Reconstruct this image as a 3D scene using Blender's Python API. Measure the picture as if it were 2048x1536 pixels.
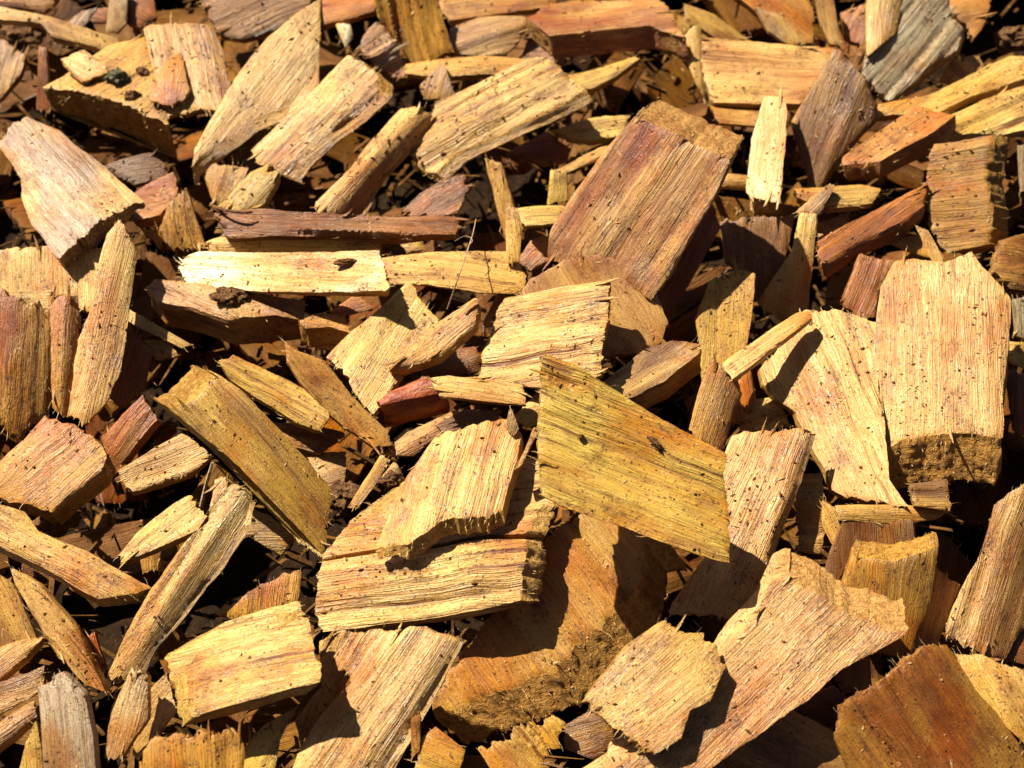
import bpy, bmesh, math, random
import numpy as np
from mathutils import Vector, Matrix
from mathutils.geometry import delaunay_2d_cdt
from mathutils.bvhtree import BVHTree

random.seed(7)
RNG = np.random.default_rng(11)
scene = bpy.context.scene
COL = scene.collection
for o in list(bpy.data.objects):
    bpy.data.objects.remove(o)

# ------------------------------------------------------------------ camera
CM = 0.01                                   # all numbers below are centimetres
PITCH = math.radians(50)
DIST = 46.9
LENS, SENSOR = 65.0, 36.0
TANH = SENSOR / 2 / LENS
FWD = np.array([0, math.cos(PITCH), -math.sin(PITCH)])
RIGHT = np.array([1.0, 0, 0])
UP = np.array([0, math.sin(PITCH), math.cos(PITCH)])
CAM = -FWD * DIST
cam_data = bpy.data.cameras.new('camera')
cam_data.lens = LENS
cam_data.sensor_width = SENSOR
cam_data.clip_start = 0.01
cam_data.clip_end = 50
cam_data.dof.use_dof = True
cam_data.dof.focus_distance = 0.447
cam_data.dof.aperture_fstop = 23.0
cam = bpy.data.objects.new('camera', cam_data)
COL.objects.link(cam)
cam.location = Vector(CAM * CM)
cam.rotation_euler = (math.pi / 2 - PITCH, 0, 0)
scene.camera = cam

# ------------------------------------------------------------------ sky, sun, exposure
SUN_DIR = np.array([-0.50, 0.37, 0.78])
SUN_DIR = SUN_DIR / np.linalg.norm(SUN_DIR)
SUN_EL = math.asin(SUN_DIR[2])
SUN_AZ = math.atan2(SUN_DIR[0], SUN_DIR[1])
world = bpy.data.worlds.new('World')
scene.world = world
world.use_nodes = True
wn = world.node_tree
wn.nodes.clear()
sky = wn.nodes.new('ShaderNodeTexSky')
sky.sky_type = 'NISHITA'
sky.sun_disc = False
sky.air_density = 0.25
sky.dust_density = 1.0
sky.ozone_density = 0.0
sky.sun_elevation = SUN_EL
sky.sun_rotation = SUN_AZ
bgn = wn.nodes.new('ShaderNodeBackground')
bgn.inputs['Strength'].default_value = 0.05
wo = wn.nodes.new('ShaderNodeOutputWorld')
wn.links.new(sky.outputs[0], bgn.inputs[0])
wn.links.new(bgn.outputs[0], wo.inputs[0])
sun_data = bpy.data.lights.new('sun', 'SUN')
sun_data.energy = 5.0
sun_data.angle = math.radians(0.55)
sun_data.color = (1.0, 0.93, 0.79)
sun = bpy.data.objects.new('sun', sun_data)
COL.objects.link(sun)
sun.rotation_euler = Vector(SUN_DIR).to_track_quat('Z', 'Y').to_euler()
scene.view_settings.view_transform = 'Standard'
scene.view_settings.look = 'None'
scene.view_settings.gamma = 1.0
scene.view_settings.exposure = 1.20
scene.view_settings.use_curve_mapping = False
scene.cycles.max_bounces = 4
scene.cycles.diffuse_bounces = 2

# ------------------------------------------------------------------ colours (linear base colours)
TONE = {
    'cream':  (0.525, 0.318, 0.084),
    'white':  (0.820, 0.680, 0.430),
    'yellow': (0.480, 0.295, 0.052),
    'gold':   (0.437, 0.216, 0.024),
    'tan':    (0.410, 0.226, 0.044),
    'ochre':  (0.319, 0.152, 0.020),
    'orange': (0.390, 0.150, 0.016),
    'rust':   (0.252, 0.080, 0.012),
    'red':    (0.252, 0.040, 0.005),
    'pink':   (0.450, 0.252, 0.064),
    'mauve':  (0.310, 0.152, 0.052),
    'grey':   (0.319, 0.240, 0.137),
    'brown':  (0.160, 0.070, 0.017),
    'amber':  (0.560, 0.285, 0.055),
    'soil':   (0.067, 0.032, 0.011),
}

# ------------------------------------------------------------------ materials
def nmat(name):
    m = bpy.data.materials.new(name)
    m.use_nodes = True
    nt = m.node_tree
    nt.nodes.clear()
    out = nt.nodes.new('ShaderNodeOutputMaterial')
    b = nt.nodes.new('ShaderNodeBsdfPrincipled')
    nt.links.new(b.outputs[0], out.inputs[0])
    return m, nt, b

def N(nt, kind, **kw):
    n = nt.nodes.new(kind)
    for k, v in kw.items():
        if hasattr(n, k):
            setattr(n, k, v)
        else:
            n.inputs[k].default_value = v
    return n

def ramp(nt, src, stops):
    r = nt.nodes.new('ShaderNodeValToRGB')
    el = r.color_ramp.elements
    while len(el) < len(stops):
        el.new(0.5)
    for e, (p, c) in zip(el, stops):
        e.position = p
        e.color = (c, c, c, 1) if isinstance(c, (int, float)) else (*c, 1)
    nt.links.new(src, r.inputs[0])
    return r.outputs[0]

def mapping(nt, src, scale, loc=(0, 0, 0)):
    m = nt.nodes.new('ShaderNodeMapping')
    m.inputs['Scale'].default_value = scale
    m.inputs['Location'].default_value = loc
    nt.links.new(src, m.inputs[0])
    return m.outputs[0]

def noise(nt, src, scale, loc=(0, 0, 0), detail=4, rough=0.55):
    n = nt.nodes.new('ShaderNodeTexNoise')
    n.inputs['Scale'].default_value = 1.0
    n.inputs['Detail'].default_value = detail
    n.inputs['Roughness'].default_value = rough
    nt.links.new(mapping(nt, src, scale, loc), n.inputs['Vector'])
    return n.outputs['Fac']

def mix(nt, fac, a, b, mode='MIX'):
    m = nt.nodes.new('ShaderNodeMix')
    m.data_type = 'RGBA'
    m.blend_type = mode
    m.clamp_factor = True
    for i, v in ((0, fac), (6, a), (7, b)):
        s = m.inputs[i]
        if isinstance(v, (int, float)):
            s.default_value = v if i == 0 else (v, v, v, 1)
        elif isinstance(v, tuple):
            s.default_value = (*v, 1)
        else:
            nt.links.new(v, s)
    return m.outputs[2]

def math_(nt, op, a, b=0.0, c=None):
    m = nt.nodes.new('ShaderNodeMath')
    m.operation = op
    for i, v in enumerate((a, b, c)):
        if v is None:
            continue
        if isinstance(v, (int, float)):
            m.inputs[i].default_value = v
        else:
            nt.links.new(v, m.inputs[i])
    return m.outputs[0]

def wood_material():
    m, nt, b = nmat('split_wood')
    at = N(nt, 'ShaderNodeAttribute', attribute_name='grain').outputs['Vector']
    oi = nt.nodes.new('ShaderNodeObjectInfo')
    base = oi.outputs['Color']
    c2 = N(nt, 'ShaderNodeAttribute', attribute_type='OBJECT', attribute_name='stain').outputs['Color']
    groove0 = N(nt, 'ShaderNodeAttribute', attribute_type='OBJECT', attribute_name='groove').outputs['Fac']
    # gentle wobble of the fibres
    wob = noise(nt, at, (0.45, 0.7, 0.7), (3, 1, 5), 2)
    vm = nt.nodes.new('ShaderNodeVectorMath'); vm.operation = 'MULTIPLY_ADD'
    cv = nt.nodes.new('ShaderNodeCombineXYZ'); nt.links.new(wob, cv.inputs[1]); nt.links.new(wob, cv.inputs[2])
    nt.links.new(cv.outputs[0], vm.inputs[0]); vm.inputs[1].default_value = (0, 0.30, 0.30); nt.links.new(at, vm.inputs[2])
    g = vm.outputs[0]
    broad = noise(nt, g, (0.22, 0.85, 0.85), (11, 0, 0), 3)
    streak = noise(nt, g, (0.17, 7.0, 7.0), (0, 7, 0), 3, 0.70)
    fibre = noise(nt, g, (0.5, 36, 36), (0, 0, 3), 2, 0.6)
    gran = noise(nt, at, (22, 26, 26), (6, 1, 9), 2, 0.6)
    patch = noise(nt, at, (0.42, 0.75, 0.75), (21, 3, 4), 4, 0.62)
    dirt = noise(nt, at, (0.75, 1.1, 1.1), (2, 33, 14), 5, 0.72)
    warm = lambda c, k: mix(nt, 1.0, c, k, 'MULTIPLY')
    col = mix(nt, ramp(nt, broad, [(0.42, 0.0), (0.62, 1.0)]), base, c2)
    # bleached and amber patches
    col = mix(nt, ramp(nt, patch, [(0.30, 0.62), (0.47, 0.0)]), col, warm(col, (1.38, 1.46, 1.60)))
    col = mix(nt, ramp(nt, patch, [(0.50, 0.0), (0.63, 0.9)]), col, warm(col, (0.86, 0.56, 0.22)))
    # grain: smooth in places, deeply streaked in others
    gmask = ramp(nt, broad, [(0.36, 1.0), (0.58, 0.15)])
    groove = math_(nt, 'MULTIPLY', groove0, gmask)
    col = mix(nt, ramp(nt, streak, [(0.52, 0.0), (0.66, 0.55)]), col, warm(col, (1.30, 1.36, 1.50)))
    col = mix(nt, ramp(nt, fibre, [(0.36, 0.65), (0.50, 0.0)]), col, warm(col, (0.70, 0.52, 0.32)))
    col = mix(nt, ramp(nt, gran, [(0.37, 0.42), (0.50, 0.0)]), col, warm(col, (0.70, 0.52, 0.34)))
    col = mix(nt, math_(nt, 'MULTIPLY', ramp(nt, streak, [(0.35, 1.0), (0.46, 0.0)]), groove), col, warm(col, (0.36, 0.20, 0.09)))
    # dirt: smears with specks gathered in them
    dm = ramp(nt, dirt, [(0.50, 0.0), (0.66, 0.80)])
    col = mix(nt, dm, col, warm(col, (0.48, 0.36, 0.24)))
    sp = noise(nt, at, (12, 14, 14), (2, 2, 8), 2, 0.55)
    thr = math_(nt, 'MULTIPLY_ADD', dirt, -0.30, 0.772)
    spm = math_(nt, 'MULTIPLY', math_(nt, 'SUBTRACT', sp, thr), 28.0)
    spn = nt.nodes.new('ShaderNodeClamp'); nt.links.new(spm, spn.inputs[0])
    col = mix(nt, math_(nt, 'MULTIPLY', spn.outputs[0], 0.92), col, (0.10, 0.042, 0.014))
    nt.links.new(col, b.inputs['Base Color'])
    nt.links.new(ramp(nt, streak, [(0.3, 0.58), (0.68, 0.30)]), b.inputs['Roughness'])
    gl = N(nt, 'ShaderNodeAttribute', attribute_type='OBJECT', attribute_name='gloss').outputs['Fac']
    nt.links.new(gl, b.inputs['Specular IOR Level'])
    h = math_(nt, 'ADD', math_(nt, 'MULTIPLY', streak, math_(nt, 'MULTIPLY_ADD', groove, 1.2, 0.15)), math_(nt, 'MULTIPLY', fibre, 0.40))
    h = math_(nt, 'ADD', h, math_(nt, 'MULTIPLY', gran, 0.15))
    bu = nt.nodes.new('ShaderNodeBump')
    bu.inputs['Strength'].default_value = 1.0
    bu.inputs['Distance'].default_value = 0.0009
    nt.links.new(h, bu.inputs['Height'])
    nt.links.new(bu.outputs[0], b.inputs['Normal'])
    return m

def end_material():
    m, nt, b = nmat('cut_end_grain')
    at = N(nt, 'ShaderNodeAttribute', attribute_name='grain').outputs['Vector']
    oi = nt.nodes.new('ShaderNodeObjectInfo')
    c2 = N(nt, 'ShaderNodeAttribute', attribute_type='OBJECT', attribute_name='stain').outputs['Color']
    base = mix(nt, 0.28, oi.outputs['Color'], (0.40, 0.165, 0.03))
    col = mix(nt, ramp(nt, noise(nt, at, (0.9, 0.9, 0.9), (3, 3, 0), 4), [(0.42, 0.0), (0.66, 0.8)]), base, c2)
    rough = noise(nt, at, (6, 7, 11), (0, 0, 5), 5, 0.65)
    fine = noise(nt, at, (22, 22, 22), (1, 0, 5), 3, 0.6)
    dark = mix(nt, 1.0, col, (0.50, 0.36, 0.25), 'MULTIPLY')
    pale = mix(nt, 0.4, col, (0.72, 0.50, 0.24))
    col = mix(nt, ramp(nt, rough, [(0.34, 0.9), (0.52, 0.0)]), col, dark)
    col = mix(nt, ramp(nt, rough, [(0.54, 0.0), (0.72, 0.9)]), col, pale)
    col = mix(nt, ramp(nt, fine, [(0.62, 0.0), (0.70, 0.7)]), col, (0.13, 0.06, 0.02))
    nt.links.new(col, b.inputs['Base Color'])
    b.inputs['Roughness'].default_value = 0.85
    b.inputs['Specular IOR Level'].default_value = 0.25
    h = math_(nt, 'ADD', rough, math_(nt, 'MULTIPLY', fine, 0.5))
    bu = nt.nodes.new('ShaderNodeBump')
    bu.inputs['Strength'].default_value = 1.0
    bu.inputs['Distance'].default_value = 0.0011
    nt.links.new(h, bu.inputs['Height'])
    nt.links.new(bu.outputs[0], b.inputs['Normal'])
    return m

def plain_material(name, c1, c2, scale=300.0, rough=0.9, bump=0.0012):
    m, nt, b = nmat(name)
    tc = nt.nodes.new('ShaderNodeTexCoord').outputs['Object']
    f = noise(nt, tc, (scale,) * 3, (0, 0, 0), 5, 0.65)
    f2 = noise(nt, tc, (scale * 3.1,) * 3, (4, 0, 0), 3, 0.6)
    col = mix(nt, ramp(nt, f, [(0.35, 0.0), (0.65, 1.0)]), c1, c2)
    col = mix(nt, ramp(nt, f2, [(0.60, 0.0), (0.72, 0.7)]), col, tuple(min(1, 2.2 * x + 0.02) for x in c2))
    nt.links.new(col, b.inputs['Base Color'])
    b.inputs['Roughness'].default_value = rough
    b.inputs['Specular IOR Level'].default_value = 0.08
    bu = nt.nodes.new('ShaderNodeBump')
    bu.inputs['Strength'].default_value = 1.0
    bu.inputs['Distance'].default_value = bump
    nt.links.new(math_(nt, 'ADD', f, math_(nt, 'MULTIPLY', f2, 0.4)), bu.inputs['Height'])
    nt.links.new(bu.outputs[0], b.inputs['Normal'])
    return m

def resin_material():
    m, nt, b = nmat('red_resin_wood')
    at = N(nt, 'ShaderNodeAttribute', attribute_name='grain').outputs['Vector']
    f = noise(nt, at, (1.4, 3, 3), (0, 0, 0), 4)
    nt.links.new(mix(nt, ramp(nt, f, [(0.35, 0.0), (0.7, 1.0)]), (0.16, 0.022, 0.004), (0.36, 0.085, 0.010)), b.inputs['Base Color'])
    b.inputs['Roughness'].default_value = 0.5
    bu = nt.nodes.new('ShaderNodeBump'); bu.inputs['Distance'].default_value = 0.0006
    nt.links.new(noise(nt, at, (3, 7, 7), (0, 0, 0), 4), bu.inputs['Height'])
    nt.links.new(bu.outputs[0], b.inputs['Normal'])
    return m

M_WOOD, M_END, M_RESIN = wood_material(), end_material(), resin_material()
M_SOIL = plain_material('dark_soil', (0.010, 0.005, 0.002), (0.026, 0.012, 0.004), 220)
M_CLOD = plain_material('brown_clod', (0.075, 0.036, 0.016), (0.17, 0.085, 0.035), 420)
M_MOSS = plain_material('green_grey_lump', (0.05, 0.047, 0.025), (0.16, 0.145, 0.08), 500)
M_FINE = plain_material('brown_fines', (0.045, 0.020, 0.005), (0.13, 0.058, 0.014), 120)  # extra dark brown, with the shade between the chips painted in
M_CRUMB = plain_material('dark_crumb', (0.045, 0.022, 0.008), (0.19, 0.085, 0.026), 60)
M_DUST = plain_material('pale_sawdust', (0.42, 0.22, 0.07), (0.52, 0.34, 0.15), 300)
M_FIBRE = plain_material('wood_fibre', (0.50, 0.30, 0.10), (0.55, 0.38, 0.17), 300)
M_ROOT = plain_material('dry_root', (0.34, 0.23, 0.12), (0.45, 0.32, 0.17), 300)

# ------------------------------------------------------------------ numpy noise
def _hash(ix, iy, iz, seed):
    h = (ix.astype(np.int64) * 374761393 + iy.astype(np.int64) * 668265263 + iz.astype(np.int64) * 2147483647 + seed * 1274126177) & 0xFFFFFFFF
    h = ((h ^ (h >> 13)) * 1274126177) & 0xFFFFFFFF
    h = (h ^ (h >> 16)) & 0xFFFFFFFF
    return h.astype(np.float64) / 2147483647.5 - 1.0

def vn(x, y, z=0.0, seed=0):
    x = np.asarray(x, float); y = np.asarray(y, float) + 0 * x; z = np.asarray(z, float) + 0 * x
    fx, fy, fz = np.floor(x), np.floor(y), np.floor(z)
    tx, ty, tz = x - fx, y - fy, z - fz
    tx = tx * tx * (3 - 2 * tx); ty = ty * ty * (3 - 2 * ty); tz = tz * tz * (3 - 2 * tz)
    ix, iy, iz = fx.astype(np.int64), fy.astype(np.int64), fz.astype(np.int64)
    r = 0
    for dx in (0, 1):
        wx = tx if dx else 1 - tx
        for dy in (0, 1):
            wy = ty if dy else 1 - ty
            for dz in (0, 1):
                wz = tz if dz else 1 - tz
                r = r + wx * wy * wz * _hash(ix + dx, iy + dy, iz + dz, seed)
    return r

def inside(px, py, poly):
    n = len(poly)
    res = np.zeros(np.shape(px), bool)
    for i in range(n):
        x0, y0 = poly[i]; x1, y1 = poly[(i + 1) % n]
        if y0 == y1:
            continue
        c = ((y0 > py) != (y1 > py)) & (px < (x1 - x0) * (py - y0) / (y1 - y0) + x0)
        res ^= c
    return res

# ------------------------------------------------------------------ pixel (of the 2048 x 1536 photo) to ray
def ray(px, py):
    x = (np.asarray(px, float) - 1024) / 1024 * TANH
    y = -(np.asarray(py, float) - 768) / 1024 * TANH
    return FWD + x[..., None] * RIGHT + y[..., None] * UP

# ------------------------------------------------------------------ one chip
SOLIDS = []      # world-space triangles of everything crumbs can lie on

def mesh_obj(name, verts, faces, mats, mat_idx=None, grain=None, smooth=True):
    me = bpy.data.meshes.new(name)
    me.from_pydata([tuple(v) for v in verts], [], faces)
    for m in mats:
        me.materials.append(m)
    if mat_idx is not None:
        me.polygons.foreach_set('material_index', np.asarray(mat_idx, np.int32))
    if grain is not None:
        a = me.attributes.new('grain', 'FLOAT_VECTOR', 'POINT')
        a.data.foreach_set('vector', np.asarray(grain, np.float32).ravel())
    if smooth:
        me.shade_smooth()
        me.set_sharp_from_angle(angle=math.radians(34))
    me.update()
    o = bpy.data.objects.new(name, me)
    COL.objects.link(o)
    return o

def resample(P, step):
    out = []
    n = len(P)
    for i in range(n):
        a, b = P[i], P[(i + 1) % n]
        L = np.linalg.norm(b - a)
        k = max(1, int(round(L / step)))
        d = (b - a) / max(L, 1e-9)
        for j in range(k):
            out.append((*(a + (b - a) * j / k), *d))
    return np.array(out)

def chip_mesh(P2, t, seed, rag=0.10, rough=0.6, bend=(0, 0), fine=1.0, top='wood', facet=None, crack=None, taper=0.08):
    """P2: outline in the face's own plane (u along the grain, v across), cm.
    Returns u, v, h of the face, its triangles, the boundary loop and, for each loop vertex, outward normal and how far its edge is a cut end."""
    area = 0.5 * np.sum(P2[:, 0] * np.roll(P2[:, 1], -1) - np.roll(P2[:, 0], -1) * P2[:, 1])
    if area < 0:
        P2 = P2[::-1]
    rs = resample(P2, 0.058 / fine)
    pts, dr = rs[:, :2].copy(), rs[:, 2:]
    m = len(pts)
    # smooth directions a little round the corners
    ds = dr + 0.6 * (np.roll(dr, 1, 0) + np.roll(dr, -1, 0))
    ds /= np.linalg.norm(ds, axis=1)[:, None] + 1e-9
    out = np.stack([ds[:, 1], -ds[:, 0]], 1)
    cut = np.clip((np.abs(ds[:, 1]) - 0.45) / 0.35, 0, 1)
    u, v = pts[:, 0], pts[:, 1]
    ext = max(np.ptp(u), np.ptp(v), 0.3)
    k = min(1.0, 0.45 + 0.28 * ext)
    fr = vn(v * 2.2, 3.3, u * .3, seed) * 0.40 + vn(v * 7, 9.1, u * .3, seed + 1) * 0.50 + vn(v * 16, 1.7, u * .3, seed + 2) * 0.60
    pts[:, 0] += k * rag * cut * fr
    lo = vn(u * 0.8, v * 0.8, 2.0, seed + 3) * 0.040 + vn(u * 2.3, v * 2.3, 5.0, seed + 4) * 0.022 + vn(u * 6, v * 6, 8.0, seed + 8) * 0.014
    pts += (out * (lo * k * (0.8 + 0.4 * cut))[:, None])
    # drop corners that are perfectly sharp
    pts = 0.86 * pts + 0.07 * (np.roll(pts, 1, 0) + np.roll(pts, -1, 0))
    # interior
    du, dv = 0.16 / fine, 0.052 / fine
    big = np.ptp(pts[:, 0]) * np.ptp(pts[:, 1])
    if big > 14:
        du *= 1.2; dv *= 1.2
    gu = np.arange(pts[:, 0].min(), pts[:, 0].max(), du)
    gv = np.arange(pts[:, 1].min(), pts[:, 1].max(), dv)
    if top != 'wood':
        gu = np.arange(pts[:, 0].min(), pts[:, 0].max(), 0.085); gv = np.arange(pts[:, 1].min(), pts[:, 1].max(), 0.085)
    rr = np.random.default_rng(seed)
    G = np.stack(np.meshgrid(gu, gv, indexing='ij'), -1)
    G[..., 0] += (np.arange(len(gv)) % 2)[None, :] * (gu[1] - gu[0] if len(gu) > 1 else 0) * 0.5
    G = G.reshape(-1, 2) if len(gu) and len(gv) else np.zeros((0, 2))
    G = G + rr.uniform(-0.25, 0.25, G.shape) * np.array([du, dv])
    keep = inside(G[:, 0], G[:, 1], pts)
    G = G[keep]
    if len(G):
        D = np.min(np.linalg.norm(G[:, None, :] - pts[None], axis=2), axis=1)
        G = G[D > 0.03 / fine]
    if crack is not None:
        cen_v, half_v = (pts[:, 1].min() + pts[:, 1].max()) / 2, np.ptp(pts[:, 1]) / 2
        def crack_v(uu):
            return cen_v + crack * half_v + 0.10 * vn(uu * 0.8, 0.0, 0.0, seed + 20)
        G = G[np.abs(G[:, 1] - crack_v(G[:, 0])) > 0.085]
        cu = np.arange(pts[:, 0].min() + .06, pts[:, 0].max() - .06, 0.08)
        cr = np.vstack([np.column_stack([cu, crack_v(cu) + q]) for q in (-.065, -.03, 0, .03, .065)])
        cr = cr[inside(cr[:, 0], cr[:, 1], pts)]
        Dc = np.min(np.linalg.norm(cr[:, None, :] - pts[None], axis=2), axis=1)
        G = np.vstack([G, cr[Dc > 0.02]])
    allp = np.vstack([pts, G])
    V, E, F, OV, OE, OF = delaunay_2d_cdt([Vector(p) for p in allp], [], [list(range(m))], 1, 1e-5)
    V = np.array([(p.x, p.y) for p in V])
    F = [tuple(f) for f in F]
    ec = {}
    for f in F:
        for i in range(len(f)):
            a, b = f[i], f[(i + 1) % len(f)]
            ec[(a, b)] = ec.get((a, b), 0) + 1
    bd = {a: b for (a, b) in ec if (b, a) not in ec}
    # longest boundary loop
    best = []
    left = set(bd)
    while left:
        s = next(iter(left)); loop = []
        c = s
        while c in left:
            left.discard(c); loop.append(c); c = bd[c]
        if len(loop) > len(best):
            best = loop
    loop = np.array(best)
    L = V[loop]
    tg = np.roll(L, -1, 0) - np.roll(L, 1, 0)
    # wide window tangent for classification
    w = 4
    tw = np.roll(L, -w, 0) - np.roll(L, w, 0)
    tw /= np.linalg.norm(tw, axis=1)[:, None] + 1e-9
    lo_out = np.stack([tw[:, 1], -tw[:, 0]], 1)
    lcut = np.clip((np.abs(tw[:, 1]) - 0.42) / 0.3, 0, 1)
    u, v = V[:, 0], V[:, 1]
    D = np.full(len(V), 9.0)
    for i0 in range(0, len(V), 4000):
        D[i0:i0 + 4000] = np.min(np.linalg.norm(V[i0:i0 + 4000, None, :] - L[None], axis=2), axis=1)
    if top == 'wood':
        vv = v + 0.14 * vn(u * 0.35, v * 0.5, 0.5, seed + 5)
        gm = np.clip(0.5 + 1.3 * vn(u * 0.15, vv * 0.75, 9.0, seed + 15), 0.08, 1.2)
        h = rough * gm * (0.060 * vn(u * 0.13, vv * 3.0, 1.1, seed + 6) + 0.034 * vn(u * 0.22, vv * 7.5, 2.2, seed + 7))
        h += rough * 0.035 * np.tanh(5 * vn(u * 0.10, vv * 1.3, 4.4, seed + 9))
        c = vn(u * 0.09, vv * 1.3, 7.7, seed + 10)
        h -= rough * 0.09 * np.exp(-(c / 0.13) ** 2) * np.clip(vn(u * 0.35, vv * 0.5, 3.0, seed + 11) * 2.5, 0, 1)
        # cut lips crumble into ridges close to the ends
        h += rough * 0.03 * vn(u * 0.8, vv * 8, 3.3, seed + 12) * np.exp(-D / 0.25)
    else:
        h = 0.045 * vn(u * 2.2, v * 2.2, 1.0, seed + 6) + 0.030 * vn(u * 5.5, v * 5.5, 2.0, seed + 7) + 0.016 * vn(u * 11, v * 11, 3.0, seed + 9)
    h += 0.05 * vn(u * 0.45, v * 0.45, 6.6, seed + 13)
    eu, ev = max(np.ptp(u) / 2, .2), max(np.ptp(v) / 2, .2)
    un, vnn = (u - u.mean()) / eu, (v - v.mean()) / ev
    h += bend[0] * un ** 2 + bend[1] * vnn ** 2
    if facet is not None:
        h -= np.clip(vnn - facet[0], 0, None) * ev * facet[1]
    if crack is not None:
        wdt = 0.018 + 0.022 * np.clip(un * 0.5 + 0.6, 0, 1)
        h -= 0.35 * np.exp(-((v - crack_v(u)) / wdt) ** 2)
    h -= 0.020 * np.exp(-D / 0.03)
    return V, h, F, loop, lo_out, lcut

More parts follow.
